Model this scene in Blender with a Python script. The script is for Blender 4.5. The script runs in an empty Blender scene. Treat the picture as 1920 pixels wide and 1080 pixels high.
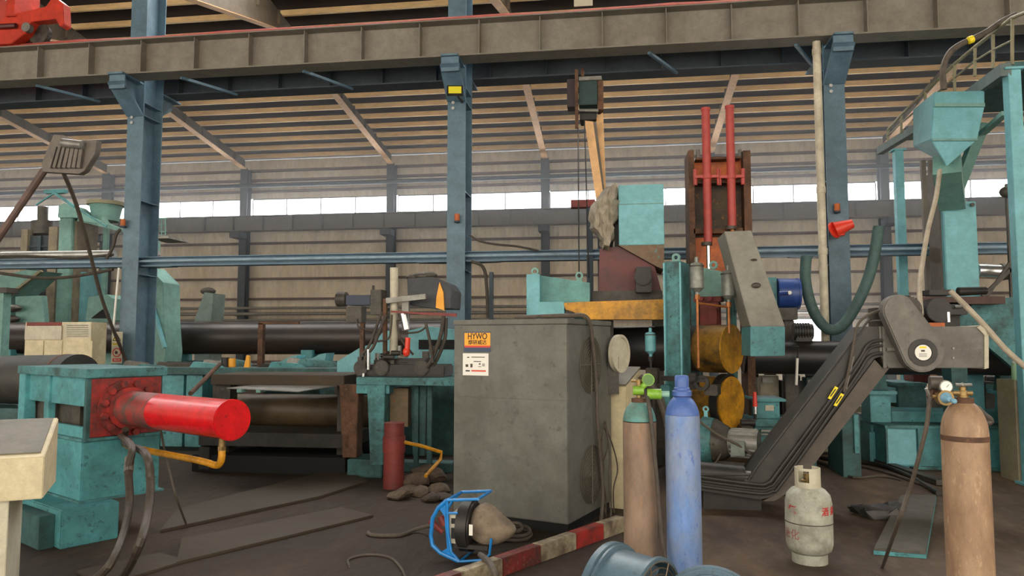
import bpy, bmesh, math, random
from mathutils import Vector, Matrix, noise
random.seed(7)
S = bpy.context.scene
COL = S.collection
PI = math.pi
# ------------------------------------------------------------------ camera model
A = math.radians(8.0); PT = math.radians(4.12); FX = 1387.0; CZ = 1.75
RV = Vector((math.cos(A), math.sin(A), 0))
FV = Vector((-math.sin(A)*math.cos(PT), math.cos(A)*math.cos(PT), math.sin(PT)))
UV = RV.cross(FV)
CAM = Vector((0, 0, CZ))
def ray(px, py):
    return FV + RV*((px-960)/FX) - UV*((py-540)/FX)
def at(px, py, y):                      # point seen at (px, py) on the plane world-y = y
    d = ray(px, py); return CAM + d*(y/d.y)
def fl(px, py, z=0.0):                  # point seen at (px, py) at height z
    d = ray(px, py); return CAM + d*((z-CZ)/d.z)
def dp(px, py, d):                      # point at camera depth d
    return CAM + ray(px, py)*d
def hexc(h):
    h = h.lstrip('#'); v = [int(h[i:i+2], 16)/255 for i in (0, 2, 4)]
    return tuple([(c/12.92 if c <= .04045 else ((c+.055)/1.055)**2.4) for c in v]+[1.0])
# ------------------------------------------------------------------ materials
MATS = {}
def paint(name, col, rough=.55, metal=0.0, dirt='#2b2622', amt=.35, scale=2.5, chip=None, chipamt=.5, bump=.15, spec=.5, stretch=None):
    if name in MATS: return MATS[name]
    m = bpy.data.materials.new(name); m.use_nodes = True
    nt = m.node_tree; N = nt.nodes; Lk = nt.links
    b = N['Principled BSDF']
    tc = N.new('ShaderNodeTexCoord'); mp = N.new('ShaderNodeMapping'); Lk.new(tc.outputs['Object'], mp.inputs[0])
    if stretch: mp.inputs['Scale'].default_value = stretch
    n1 = N.new('ShaderNodeTexNoise'); n1.inputs['Scale'].default_value = scale; n1.inputs['Detail'].default_value = 7; n1.inputs['Roughness'].default_value = .65
    Lk.new(mp.outputs[0], n1.inputs['Vector'])
    r1 = N.new('ShaderNodeValToRGB'); r1.color_ramp.elements[0].position = .38; r1.color_ramp.elements[1].position = .64
    r1.color_ramp.elements[0].color = (0, 0, 0, 1); r1.color_ramp.elements[1].color = (amt, amt, amt, 1)
    Lk.new(n1.outputs['Fac'], r1.inputs[0])
    mx = N.new('ShaderNodeMixRGB'); mx.inputs[1].default_value = hexc(col); mx.inputs[2].default_value = hexc(dirt)
    Lk.new(r1.outputs[0], mx.inputs[0]); out = mx
    if chip:
        n2 = N.new('ShaderNodeTexNoise'); n2.inputs['Scale'].default_value = scale*5.5; n2.inputs['Detail'].default_value = 9; n2.inputs['Roughness'].default_value = .7
        Lk.new(mp.outputs[0], n2.inputs['Vector'])
        r2 = N.new('ShaderNodeValToRGB'); r2.color_ramp.elements[0].position = .57; r2.color_ramp.elements[1].position = .65
        r2.color_ramp.elements[0].color = (0, 0, 0, 1); r2.color_ramp.elements[1].color = (chipamt,)*3+(1,)
        Lk.new(n2.outputs['Fac'], r2.inputs[0])
        m2 = N.new('ShaderNodeMixRGB'); m2.inputs[2].default_value = hexc(chip)
        Lk.new(r2.outputs[0], m2.inputs[0]); Lk.new(mx.outputs[0], m2.inputs[1]); out = m2
    n3 = N.new('ShaderNodeTexNoise'); n3.inputs['Scale'].default_value = scale*1.1+3; n3.inputs['Detail'].default_value = 12; n3.inputs['Roughness'].default_value = .8
    Lk.new(mp.outputs[0], n3.inputs['Vector'])
    h3 = N.new('ShaderNodeMapRange'); h3.inputs[1].default_value = .3; h3.inputs[2].default_value = .7; h3.inputs[3].default_value = .68; h3.inputs[4].default_value = 1.18; Lk.new(n3.outputs['Fac'], h3.inputs[0])
    hs = N.new('ShaderNodeHueSaturation'); Lk.new(out.outputs[0], hs.inputs['Color']); Lk.new(h3.outputs[0], hs.inputs['Value']); out = hs
    Lk.new(out.outputs[0], b.inputs['Base Color'])
    b.inputs['Roughness'].default_value = rough; b.inputs['Metallic'].default_value = metal
    b.inputs['Specular IOR Level'].default_value = spec
    if bump:
        bp = N.new('ShaderNodeBump'); bp.inputs['Strength'].default_value = bump; bp.inputs['Distance'].default_value = .01
        Lk.new(n1.outputs['Fac'], bp.inputs['Height']); Lk.new(bp.outputs[0], b.inputs['Normal'])
    MATS[name] = m; return m
def flat(name, col, rough=.6, metal=0.0, emit=0):
    if name in MATS: return MATS[name]
    m = bpy.data.materials.new(name); m.use_nodes = True; b = m.node_tree.nodes['Principled BSDF']
    b.inputs['Base Color'].default_value = hexc(col); b.inputs['Roughness'].default_value = rough; b.inputs['Metallic'].default_value = metal
    if emit:
        b.inputs['Emission Color'].default_value = hexc(col); b.inputs['Emission Strength'].default_value = emit
    MATS[name] = m; return m
teal = paint('teal_paint', '#56a0a6', .5, dirt='#244a4a', amt=.55, scale=3, chip='#20302f', chipamt=.6)
tealw = paint('teal_worn', '#4f8d91', .6, dirt='#28302c', amt=.75, scale=4, chip='#1b1f1d', chipamt=.8)
tealc = paint('teal_clean', '#74b5bf', .5, dirt='#55908f', amt=.35, scale=1.5)
teald = paint('teal_dark', '#386666', .6, dirt='#1a2c2c', amt=.7, scale=4, chip='#101414')
tealp = paint('teal_pale', '#7aa69d', .6, dirt='#5e8078', amt=.5, scale=2)
blue = paint('steel_blue', '#637f90', .5, dirt='#3b505f', amt=.45, scale=2)
blued = paint('steel_blue_dark', '#31424f', .6, dirt='#202b33', amt=.5, scale=2)
girder = paint('girder_grey', '#857f74', .6, dirt='#6e6557', amt=.5, scale=1.2)
girdd = paint('girder_slate', '#48535c', .65, dirt='#333c44', amt=.5, scale=1.5)
tan = paint('tan_lit', '#f6c58c', .6, dirt='#a98053', amt=.35, scale=1.5)  # lighter than the web: window glow on the flanges put into the colour
tanp = paint('purlin_tan', '#fbdaa2', .55, dirt='#e0b67c', amt=.4, scale=.8, stretch=(.3, 1, 1))
webg = paint('rafter_web', '#6d665c', .6, dirt='#49443d', amt=.5, scale=1.2)
cabg = paint('cabinet_grey', '#6b6c65', .55, dirt='#4f4a42', amt=.55, scale=1.6, chip='#38342e', chipamt=.45)
convg = paint('conveyor_grey', '#6d6a63', .5, dirt='#403c36', amt=.6, scale=2.2, chip='#35312c', chipamt=.4)
housg = paint('housing_grey', '#8a897e', .55, dirt='#6f6a5f', amt=.5, scale=1.5)
beltm = paint('rubber_black', '#2b2a28', .55, dirt='#45413a', amt=.5, scale=3)
blk = paint('black_iron', '#1d1c1b', .5, dirt='#3a332c', amt=.6, scale=5)
pipem = paint('pipe_black', '#232528', .38, metal=.2, dirt='#4a3a30', amt=.6, scale=1.6, bump=.1, stretch=(.35, 1, 1))
dark = flat('recess_black', '#0b0c0d', .8)
rusty = paint('rust_brown', '#6b4a35', .8, dirt='#33261d', amt=.8, scale=4, chip='#8d6a48')
oily = paint('oily_steel', '#4c463d', .55, dirt='#26211c', amt=.8, scale=5, chip='#6a6558', chipamt=.5)
red = paint('red_gloss', '#d8101a', .28, dirt='#5b1412', amt=.25, scale=5, chip='#3c1512', chipamt=.5)
redw = paint('red_worn', '#a82c26', .55, dirt='#3f2a26', amt=.85, scale=7, chip='#2c1a18')
reddk = paint('red_oxide', '#8c3a34', .6, dirt='#4a2320', amt=.6, scale=3)
redrod = paint('red_rod', '#b4453e', .5, dirt='#8a3a36', amt=.4, scale=2)
crane = paint('crane_red', '#cc3a22', .45, dirt='#8b2416', amt=.5, scale=4)
orange = paint('orange_paint', '#d86f2c', .55, dirt='#6b3a24', amt=.7, scale=3)
yellow = paint('ochre_yellow', '#e2a11c', .5, dirt='#5a421d', amt=.7, scale=4, chip='#2c241a', chipamt=.5)
yelpipe = paint('yellow_pipe', '#d8971a', .45, dirt='#6e4c18', amt=.6, scale=9)
cream = paint('cream_paint', '#d8cba6', .5, dirt='#a89a78', amt=.4, scale=2)
creamw = paint('cream_panel', '#c9c3ad', .55, dirt='#98907b', amt=.4, scale=2)
kerbw = paint('kerb_dirty_white', '#a59a80', .7, dirt='#5b4a3a', amt=.9, scale=7, chip='#6b2a22', chipamt=.7)
kerbr = paint('kerb_dirty_red', '#7f2420', .65, dirt='#3c2822', amt=.9, scale=7, chip='#9b8f78', chipamt=.5)
olive = paint('olive_board', '#8a8468', .6, dirt='#6b6650', amt=.4, scale=3)
deskt = paint('desk_top', '#6d6757', .55, dirt='#4b463b', amt=.5, scale=4)
cylbr = paint('cylinder_brown', '#a2866a', .6, dirt='#6b4a34', amt=.6, scale=6, chip='#c6a887', chipamt=.5, stretch=(1, 1, .4))
cylbd = paint('cylinder_dull', '#8d7663', .6, dirt='#55483c', amt=.6, scale=6, chip='#a3744e', chipamt=.6, stretch=(1, 1, .35))
cylbl = paint('cylinder_blue', '#688ac2', .5, dirt='#9096a0', amt=.85, scale=5, chip='#3f5eae', chipamt=.7, stretch=(1, 1, .4))
cylbc = paint('cylinder_cap_blue', '#4d6cb0', .45, dirt='#33508e', amt=.5, scale=8)
cylte = paint('shoulder_teal', '#57908c', .6, dirt='#5a6152', amt=.6, scale=12)
lpg = paint('lpg_grey', '#bdbfb0', .5, dirt='#6d675b', amt=.55, scale=7, chip='#857a6a', chipamt=.5)
fanb = paint('fan_blue', '#597280', .4, dirt='#4f6472', amt=.5, scale=5, chip='#3a454c')
wblue = paint('feeder_blue', '#1a86d6', .35, dirt='#14568a', amt=.3, scale=8)
canvas = paint('dusty_canvas', '#8a7b69', .85, dirt='#5c5044', amt=.6, scale=9)
tarp = paint('tarp', '#a89f8e', .75, dirt='#6f6658', amt=.7, scale=5, bump=.5)
stone = paint('stone', '#6b5b4b', .9, dirt='#3d332a', amt=.7, scale=9)
board = paint('dirty_board', '#463828', .75, dirt='#3e372d', amt=.8, scale=5, stretch=(.3, 1, 1))
hose = paint('hose_rubber', '#3c352d', .6, dirt='#5a5044', amt=.5, scale=12)
cable = paint('cable_grey', '#5b5248', .7, dirt='#3a342c', amt=.5, scale=12)
hoseg = paint('hose_green', '#4c6a66', .6, dirt='#33484a', amt=.5, scale=5)
motorb = paint('motor_blue', '#2f4f9a', .4, dirt='#22345e', amt=.5, scale=5)
chrome = flat('bright_steel', '#cfd2d2', .25, .9)
steel = paint('steel_grey', '#8d8c86', .45, metal=.4, dirt='#5b574e', amt=.5, scale=6)
brass = paint('brass', '#9c8152', .4, metal=.6, dirt='#5e4c30', amt=.6, scale=14)
copper = paint('copper_pipe', '#b3713c', .45, metal=.4, dirt='#6e3f22', amt=.6, scale=9)
grn = paint('regulator_green', '#86b83a', .4, dirt='#4d6b25', amt=.5, scale=15)
white = flat('white', '#e6e4dc', .5)
whited = paint('downpipe_white', '#d6cdb6', .5, dirt='#a69c84', amt=.5, scale=3)
insul = paint('silver_wrap', '#b9b9b4', .35, metal=.5, dirt='#83807a', amt=.5, scale=5)
black = flat('ink_black', '#1a1a1a', .6)
inkred = flat('ink_red', '#c0262a', .6)
signy = flat('sign_yellow', '#e8d33a', .6)
labely = flat('label_orange', '#efa62b', .5)
navy = flat('label_navy', '#33435e', .5)
labelr = flat('label_red', '#d1402f', .5)
bottleg = flat('bottle_green', '#9fc7a0', .35)
hyel = flat('hazard_yellow', '#f0d81c', .5)
redplas = flat('red_plastic', '#e2402c', .35)
# ------------------------------------------------------------------ mesh builder
class MB:
    def __init__(s): s.bm = bmesh.new()
    def face(s, vs):
        try: s.bm.faces.new(vs)
        except ValueError: pass
    def hull8(s, p):                     # 8 points: bottom 4 (ccw), top 4
        v = [s.bm.verts.new(q) for q in p]
        for f in ((3,2,1,0),(4,5,6,7),(0,1,5,4),(1,2,6,5),(2,3,7,6),(3,0,4,7)): s.face([v[i] for i in f])
        return s
    def box(s, x0, x1, y0, y1, z0, z1):
        x0,x1=min(x0,x1),max(x0,x1); y0,y1=min(y0,y1),max(y0,y1); z0,z1=min(z0,z1),max(z0,z1)
        return s.hull8([(x0,y0,z0),(x1,y0,z0),(x1,y1,z0),(x0,y1,z0),(x0,y0,z1),(x1,y0,z1),(x1,y1,z1),(x0,y1,z1)])
    def prism(s, pts, vec):              # planar polygon (3d points) swept by vec
        vec = Vector(vec); P = [Vector(p) for p in pts]
        n = Vector((0,0,0))
        for i in range(len(P)): n += P[i].cross(P[(i+1) % len(P)])
        if n.dot(vec) > 0: P.reverse()
        a = [s.bm.verts.new(p) for p in P]; b = [s.bm.verts.new(p+vec) for p in P]
        k = len(P); s.face(a); s.face(b[::-1])
        for i in range(k): s.face([a[(i+1) % k], a[i], b[i], b[(i+1) % k]])
        return s
    def bar(s, p0, p1, w, h=None, up=(0,0,1)):
        p0, p1 = Vector(p0), Vector(p1); h = h or w; d = (p1-p0).normalized(); up = Vector(up)
        if abs(d.dot(up)) > .98: up = Vector((0,1,0))
        r = d.cross(up).normalized()*w/2; u = r.cross(d).normalized()*h/2
        return s.hull8([p0-r-u,p0+r-u,p1+r-u,p1-r-u,p0-r+u,p0+r+u,p1+r+u,p1-r+u])
    def cyl(s, p0, p1, r0, r1=None, n=24, cap=True):
        p0, p1 = Vector(p0), Vector(p1); r1 = r0 if r1 is None else r1
        d = (p1-p0).normalized(); up = Vector((0,0,1)) if abs(d.z) < .95 else Vector((0,1,0))
        a = d.cross(up).normalized(); b = d.cross(a)
        c0 = [s.bm.verts.new(p0+(a*math.cos(t)+b*math.sin(t))*r0) for t in [2*PI*i/n for i in range(n)]]
        c1 = [s.bm.verts.new(p1+(a*math.cos(t)+b*math.sin(t))*r1) for t in [2*PI*i/n for i in range(n)]]
        for i in range(n): s.face([c0[i], c0[(i+1)%n], c1[(i+1)%n], c1[i]])
        if cap: s.face(c0[::-1]); s.face(c1)
        return s
    def ring(s, p0, p1, ro, ri, n=32):   # hollow ring between p0 and p1
        p0, p1 = Vector(p0), Vector(p1); d = (p1-p0).normalized(); up = Vector((0,0,1)) if abs(d.z) < .95 else Vector((0,1,0))
        a = d.cross(up).normalized(); b = d.cross(a); L = []
        for p, r in ((p0,ro),(p1,ro),(p1,ri),(p0,ri)):
            L.append([s.bm.verts.new(p+(a*math.cos(t)+b*math.sin(t))*r) for t in [2*PI*i/n for i in range(n)]])
        for k in range(4):
            q, w = L[k], L[(k+1)%4]
            for i in range(n): s.face([q[i], q[(i+1)%n], w[(i+1)%n], w[i]])
        return s
    def tube(s, pts, r, n=8, smooth=0, closed=False):
        P = [Vector(p) for p in pts]
        if smooth:
            Q = []; k = len(P)
            for i in range(k-1):
                a, b, c, d = P[max(i-1,0)], P[i], P[i+1], P[min(i+2,k-1)]
                for j in range(smooth):
                    t = j/smooth
                    Q.append(.5*((2*b)+(c-a)*t+(2*a-5*b+4*c-d)*t*t+(3*b-a-3*c+d)*t**3))
            Q.append(P[-1]); P = Q
        rings = []; pr = None; k = len(P)
        for i, p in enumerate(P):
            if closed: d = (P[(i+1)%k]-P[i-1])
            else: d = (P[min(i+1,k-1)]-P[max(i-1,0)])
            if d.length < 1e-7: d = Vector((0,0,1))
            d.normalize()
            if pr is None:
                up = Vector((0,0,1)) if abs(d.z) < .9 else Vector((0,1,0)); a = d.cross(up).normalized()
            else:
                a = (pr-d*pr.dot(d))
                a = a.normalized() if a.length > 1e-6 else d.orthogonal().normalized()
            pr = a; b = d.cross(a)
            rr = r[i] if isinstance(r, list) else r
            rings.append([s.bm.verts.new(p+(a*math.cos(t)+b*math.sin(t))*rr) for t in [2*PI*j/n for j in range(n)]])
        for i in range(k if closed else k-1):
            q, w = rings[i], rings[(i+1)%k]
            for j in range(n): s.face([q[j], q[(j+1)%n], w[(j+1)%n], w[j]])
        if not closed: s.face(rings[0][::-1]); s.face(rings[-1])
        return s
    def lathe(s, prof, c=(0,0,0), n=32):
        c = Vector(c); R = []
        for r, z in prof:
            R.append([s.bm.verts.new(c+Vector((max(r,1e-4)*math.cos(2*PI*i/n), max(r,1e-4)*math.sin(2*PI*i/n), z))) for i in range(n)])
        for a, b in zip(R, R[1:]):
            for i in range(n): s.face([a[i], a[(i+1)%n], b[(i+1)%n], b[i]])
        s.face(R[0][::-1]); s.face(R[-1]); return s
    def ball(s, c, r, sx=1, sy=1, sz=1, sub=2):
        g = bmesh.ops.create_icosphere(s.bm, subdivisions=sub, radius=r)
        for v in g['verts']: v.co = Vector((v.co.x*sx, v.co.y*sy, v.co.z*sz))+Vector(c)
        return g['verts']
# ------------------------------------------------------------------ things
THINGS = []; LK = {}
class T:
    """One thing: its own frame (origin o, rotated yaw about z); parts are built in that frame, re-centred at the end."""
    def __init__(s, name, label=None, cat=None, o=(0,0), yaw=0, group=None, kind=None):
        s.name, s.label, s.cat, s.group, s.kind = name, label, cat, group, kind
        s.o = Vector((o[0], o[1], 0)); s.yaw = math.radians(yaw); s.M = Matrix.Rotation(s.yaw, 3, 'Z'); s.I = s.M.transposed()
        s.parts = []; THINGS.append(s)
    def w2l(s, p): return s.I @ (Vector(p)-s.o)
    def l2w(s, p): return s.M @ Vector(p)+s.o
    def L(s, px, py, yl=0.0):            # pixel -> frame point on frame plane y = yl
        d = s.I @ ray(px, py); c = s.w2l(CAM); t = (yl-c.y)/d.y; return c+d*t
    def LX(s, px, py, xl=0.0):
        d = s.I @ ray(px, py); c = s.w2l(CAM); t = (xl-c.x)/d.x; return c+d*t
    def LZ(s, px, py, zl=0.0): return s.w2l(fl(px, py, zl))
    SEP = set('leg foot side_post orange_plate shelf pin post bolt slat louvre wheel rail_post plate tie_strap blade guide_rail clip cradle cross_bar arm yoke_post plate_mark plate_lettering label_lettering warning_label cabinet_leg rear_post socket flange_joint end_frame support_leg legs dark_can saddle fittings side_bar cap axle rail bracket side_plate rib corner_post'.split())
    def part(s, name, mb, mat, parent=None, bevel=0, label=None, ang=35, kind=None):
        if name in s.SEP and isinstance(mb, MB):
            seen = {}; groups = []
            for v in mb.bm.verts:
                if v in seen: continue
                g = []; stack = [v]; seen[v] = 1
                while stack:
                    q = stack.pop(); g.append(q)
                    for e in q.link_edges:
                        o_ = e.other_vert(q)
                        if o_ not in seen: seen[o_] = 1; stack.append(o_)
                groups.append(g)
            if 1 < len(groups) <= 60:
                last = None
                for g in groups:
                    nb = MB(); mp_ = {v: nb.bm.verts.new(v.co) for v in g}
                    fs = {f for v in g for f in v.link_faces}
                    for f in fs: nb.face([mp_[v] for v in f.verts])
                    last = s._part(name, nb, mat, parent, bevel, label, ang, kind)
                mb.bm.free(); return last
        return s._part(name, mb, mat, parent, bevel, label, ang, kind)
    def _part(s, name, mb, mat, parent=None, bevel=0, label=None, ang=35, kind=None):
        me = bpy.data.meshes.new(name)
        if isinstance(mb, MB):
            bmesh.ops.recalc_face_normals(mb.bm, faces=mb.bm.faces)
            if bevel:
                try: bmesh.ops.bevel(mb.bm, geom=[e for e in mb.bm.edges if len(e.link_faces) == 2 and e.calc_face_angle(0) > .6], offset=bevel, segments=2, affect='EDGES', clamp_overlap=True)
                except Exception: pass
            mb.bm.to_mesh(me); mb.bm.free()
        me.polygons.foreach_set('use_smooth', [True]*len(me.polygons)); me.set_sharp_from_angle(angle=math.radians(ang))
        me.materials.append(mat)
        ob = bpy.data.objects.new(name, me); COL.objects.link(ob)
        if label: ob['label'] = label
        if kind: ob['kind'] = kind
        s.parts.append((ob, parent)); return ob
    def text(s, name, body, size, pos, rot, mat, parent=None, ax='CENTER', sx=1.0):
        cu = bpy.data.curves.new(name, 'FONT'); cu.body = body; cu.size = size; cu.align_x = ax; cu.align_y = 'CENTER'; cu.extrude = .0008; cu.offset = size*.012
        ob = bpy.data.objects.new(name, cu); COL.objects.link(ob)
        dg = bpy.context.evaluated_depsgraph_get(); me = bpy.data.meshes.new_from_object(ob.evaluated_get(dg))
        bpy.data.objects.remove(ob); me.transform(Matrix.Translation(Vector(pos)) @ rot.to_4x4() @ Matrix.Diagonal((sx,1,1,1)))
        me.materials.clear(); me.materials.append(mat)
        ob = bpy.data.objects.new(name, me); COL.objects.link(ob); s.parts.append((ob, parent)); return ob
    def finish(s):
        lo = Vector((1e9,)*3); hi = -lo
        for ob, _ in s.parts:
            for v in ob.data.vertices:
                for k in range(3): lo[k] = min(lo[k], v.co[k]); hi[k] = max(hi[k], v.co[k])
        c = Vector(((lo.x+hi.x)/2, (lo.y+hi.y)/2, lo.z))
        for ob, _ in s.parts: ob.data.transform(Matrix.Translation(-c))
        loc = s.l2w(c)
        if len(s.parts) == 1: root = s.parts[0][0]; root.name = s.name; root.data.name = s.name
        else:
            root = bpy.data.objects.new(s.name, None); root.empty_display_size = .2; COL.objects.link(root)
            for ob, par in s.parts: ob.parent = par if par else root
        root.location = loc; root.rotation_euler = (0, 0, s.yaw)
        if s.label: root['label'] = s.label
        if s.cat: root['category'] = s.cat
        if s.group: root['group'] = s.group
        if s.kind: root['kind'] = s.kind
        s.root = root
RX90 = Matrix.Rotation(PI/2, 3, 'X')
def pbox(t, mb, x0, y0, x1, y1, f, b):   # pixel rectangle on frame plane y=f, extruded back to y=b
    cx, cy = (x0+x1)/2, (y0+y1)/2
    mb.box(t.L(x0, cy, f).x, t.L(x1, cy, f).x, f, b, t.L(cx, y0, f).z, t.L(cx, y1, f).z); return mb
def pfloor(t, mb, x0, y0, x1, f, b, z0=0.0):   # pixel top edge, down to height z0
    cx = (x0+x1)/2
    mb.box(t.L(x0, y0, f).x, t.L(x1, y0, f).x, f, b, t.L(cx, y0, f).z, z0); return mb
def ppoly(t, mb, pts, f, b):
    mb.prism([t.L(x, y, f) for x, y in pts], (0, b-f, 0)); return mb
def single(name, label, cat, mb, mat, group=None, kind=None, **k):
    t = T(name, label, cat, group=group, kind=kind); t.part(name, mb, mat, **k); return t
def ptube(t, mb, pts, f, r, smooth=6, n=8):
    P = [t.L(p[0], p[1], p[2] if len(p) > 2 else f) for p in pts]
    return mb.tube(P, r, n=n, smooth=smooth)

exec_order = []
# ================================================================== SETTING
YC, YW = 13.0, 29.5
CX = [-15.45, -9.05, -2.79, 3.65, 10.05, 16.4]
WX = [-40.9, -34.5, -28.2, -21.9, -15.5, -9.1, -2.75, 3.68, 10.0, 16.4, 22.8]
def zr(y): return 8.95+.135*(YW-y)           # underside of the rafters
def st(name, mb, mat, **k): return single(name, None, None, mb, mat, kind='structure', **k)
# floor material
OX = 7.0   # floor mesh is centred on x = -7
def floor_mat():
    m = bpy.data.materials.new('grimy_floor'); m.use_nodes = True; nt = m.node_tree; N = nt.nodes; Lk = nt.links; b = N['Principled BSDF']
    tc = N.new('ShaderNodeTexCoord'); mp = N.new('ShaderNodeMapping'); mp.inputs['Rotation'].default_value = (0,0,math.radians(-25)); mp.inputs['Scale'].default_value = (1,.45,1)
    Lk.new(tc.outputs['Object'], mp.inputs[0])
    n1 = N.new('ShaderNodeTexNoise'); n1.inputs['Scale'].default_value = .9; n1.inputs['Detail'].default_value = 10; n1.inputs['Roughness'].default_value = .7
    n2 = N.new('ShaderNodeTexNoise'); n2.inputs['Scale'].default_value = 9; n2.inputs['Detail'].default_value = 8
    v = N.new('ShaderNodeTexVoronoi'); v.inputs['Scale'].default_value = 38
    for n in (n1, n2): Lk.new(mp.outputs[0], n.inputs['Vector'])
    Lk.new(tc.outputs['Object'], v.inputs['Vector'])
    r = N.new('ShaderNodeValToRGB'); e = r.color_ramp.elements; e[0].position = .32; e[0].color = hexc('#3d3024'); e[1].position = .72; e[1].color = hexc('#876b50')
    q = r.color_ramp.elements.new(.5); q.color = hexc('#574739'); Lk.new(n1.outputs['Fac'], r.inputs[0])
    r2 = N.new('ShaderNodeValToRGB'); r2.color_ramp.elements[0].position = .52; r2.color_ramp.elements[1].position = .7; r2.color_ramp.elements[1].color = (.28,.28,.28,1)
    Lk.new(n2.outputs['Fac'], r2.inputs[0])
    mx = N.new('ShaderNodeMixRGB'); mx.inputs[2].default_value = hexc('#75675a'); Lk.new(r2.outputs[0], mx.inputs[0]); Lk.new(r.outputs[0], mx.inputs[1])
    r3 = N.new('ShaderNodeValToRGB'); r3.color_ramp.elements[0].position = .02; r3.color_ramp.elements[0].color = (.6,.6,.6,1); r3.color_ramp.elements[1].position = .07; r3.color_ramp.elements[1].color = (0,0,0,1)
    Lk.new(v.outputs['Distance'], r3.inputs[0])
    m3 = N.new('ShaderNodeMixRGB'); m3.inputs[2].default_value = hexc('#a59a8a'); Lk.new(r3.outputs[0], m3.inputs[0]); Lk.new(mx.outputs[0], m3.inputs[1])
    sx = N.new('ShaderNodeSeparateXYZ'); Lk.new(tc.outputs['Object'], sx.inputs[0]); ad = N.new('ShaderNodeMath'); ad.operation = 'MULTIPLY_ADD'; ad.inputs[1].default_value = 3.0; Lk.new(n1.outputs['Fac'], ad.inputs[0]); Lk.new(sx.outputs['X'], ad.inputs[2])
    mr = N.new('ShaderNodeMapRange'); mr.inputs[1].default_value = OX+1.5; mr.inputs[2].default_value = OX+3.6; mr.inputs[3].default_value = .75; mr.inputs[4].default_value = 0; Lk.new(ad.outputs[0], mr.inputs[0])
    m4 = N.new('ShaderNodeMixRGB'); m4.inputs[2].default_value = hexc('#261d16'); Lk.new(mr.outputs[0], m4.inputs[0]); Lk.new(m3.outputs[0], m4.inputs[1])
    Lk.new(m4.outputs[0], b.inputs['Base Color']); b.inputs['Roughness'].default_value = .75; b.inputs['Specular IOR Level'].default_value = .3
    bp = N.new('ShaderNodeBump'); bp.inputs['Strength'].default_value = .5; bp.inputs['Distance'].default_value = .03; Lk.new(n2.outputs['Fac'], bp.inputs['Height']); Lk.new(bp.outputs[0], b.inputs['Normal'])
    return m
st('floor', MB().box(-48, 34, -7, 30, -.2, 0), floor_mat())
# wall cladding material with vertical ribs and grime
def clad_mat():
    m = paint('cladding', '#ebe3d2', .7, dirt='#c4b89f', amt=.55, scale=.7, chip='#8a7457', chipamt=.25, stretch=(1, 1, .35))
    nt = m.node_tree; N = nt.nodes; Lk = nt.links; b = N['Principled BSDF']
    tc = N.new('ShaderNodeTexCoord'); w = N.new('ShaderNodeTexWave'); w.inputs['Scale'].default_value = 1.6; w.wave_profile = 'SIN'; w.bands_direction = 'X'
    Lk.new(tc.outputs['Object'], w.inputs['Vector'])
    bp = N.new('ShaderNodeBump'); bp.inputs['Strength'].default_value = .35; bp.inputs['Distance'].default_value = .02; Lk.new(w.outputs['Fac'], bp.inputs['Height']); Lk.new(bp.outputs[0], b.inputs['Normal'])
    return m
clad = clad_mat()
ZW0, ZW1 = at(600, 404, YW).z, at(600, 370, YW).z
wb = MB(); xd0, xd1, zd_ = at(1438, 600, YW).x, at(1582, 600, YW).x, at(1500, 596, YW).z
wb.box(-46, xd0, YW, YW+.12, 0, ZW0); wb.box(xd1, 26, YW, YW+.12, 0, ZW0); wb.box(xd0, xd1, YW, YW+.12, zd_, ZW0); wb.box(xd0, xd1, YW, YW+.12, 0, at(1500, 646, YW).z); wb.box(-46, 26, YW, YW+.12, ZW1, 9.5)
# door-like bright openings low in the wall on the right, around x 1440-1560 px
wbt = st('wall_back', wb, clad)
st('wall_left', MB().box(-46.12, -46, -6, YW, 0, 11.6), clad); st('wall_right', MB().box(26, 26.12, -6, YW, 0, 11.6), clad)
# purlins and girts on the wall
gz = [at(600, p, YW).z for p in (522, 560, 455, 357, 336, 318)] + [2.1, .9]
for z in gz:
    gm = MB(); gm.box(-46, xd0 if z < zd_ else 26, YW-.16, YW, z-.045, z+.045)
    if z < zd_: gm.box(xd1, 26, YW-.16, YW, z-.045, z+.045)
    st('girt', gm, paint('girt_brown', '#6b574f', .6, dirt='#3b3231', amt=.4, scale=1))
# window strip: frames and panes
glassm = bpy.data.materials.new('clear_sheet'); glassm.use_nodes = True
_n = glassm.node_tree; _n.nodes.clear(); _o = _n.nodes.new('ShaderNodeOutputMaterial'); _mx = _n.nodes.new('ShaderNodeMixShader'); _t = _n.nodes.new('ShaderNodeBsdfTransparent'); _d = _n.nodes.new('ShaderNodeBsdfTranslucent')
_mx.inputs[0].default_value = .25; _n.links.new(_t.outputs[0], _mx.inputs[1]); _n.links.new(_d.outputs[0], _mx.inputs[2]); _n.links.new(_mx.outputs[0], _o.inputs[0])
winframe = paint('window_frame', '#8e9298', .5, amt=.2)
for i in range(len(WX)-1):
    t = T('window_%d' % (i+1), kind='structure'); x0, x1 = WX[i]+.16, WX[i+1]-.16
    f = MB(); f.box(x0, x1, YW-.02, YW+.06, ZW0, ZW0+.05); f.box(x0, x1, YW-.02, YW+.06, ZW1-.05, ZW1)
    n = 4
    for k in range(n+1):
        xx = x0+(x1-x0)*k/n; f.box(xx-.02, xx+.02, YW-.02, YW+.06, ZW0+.05, ZW1-.05)
    t.part('window_frame', f, winframe); t.part('pane', MB().box(x0, x1, YW+.03, YW+.035, ZW0+.05, ZW1-.05), glassm)
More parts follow.
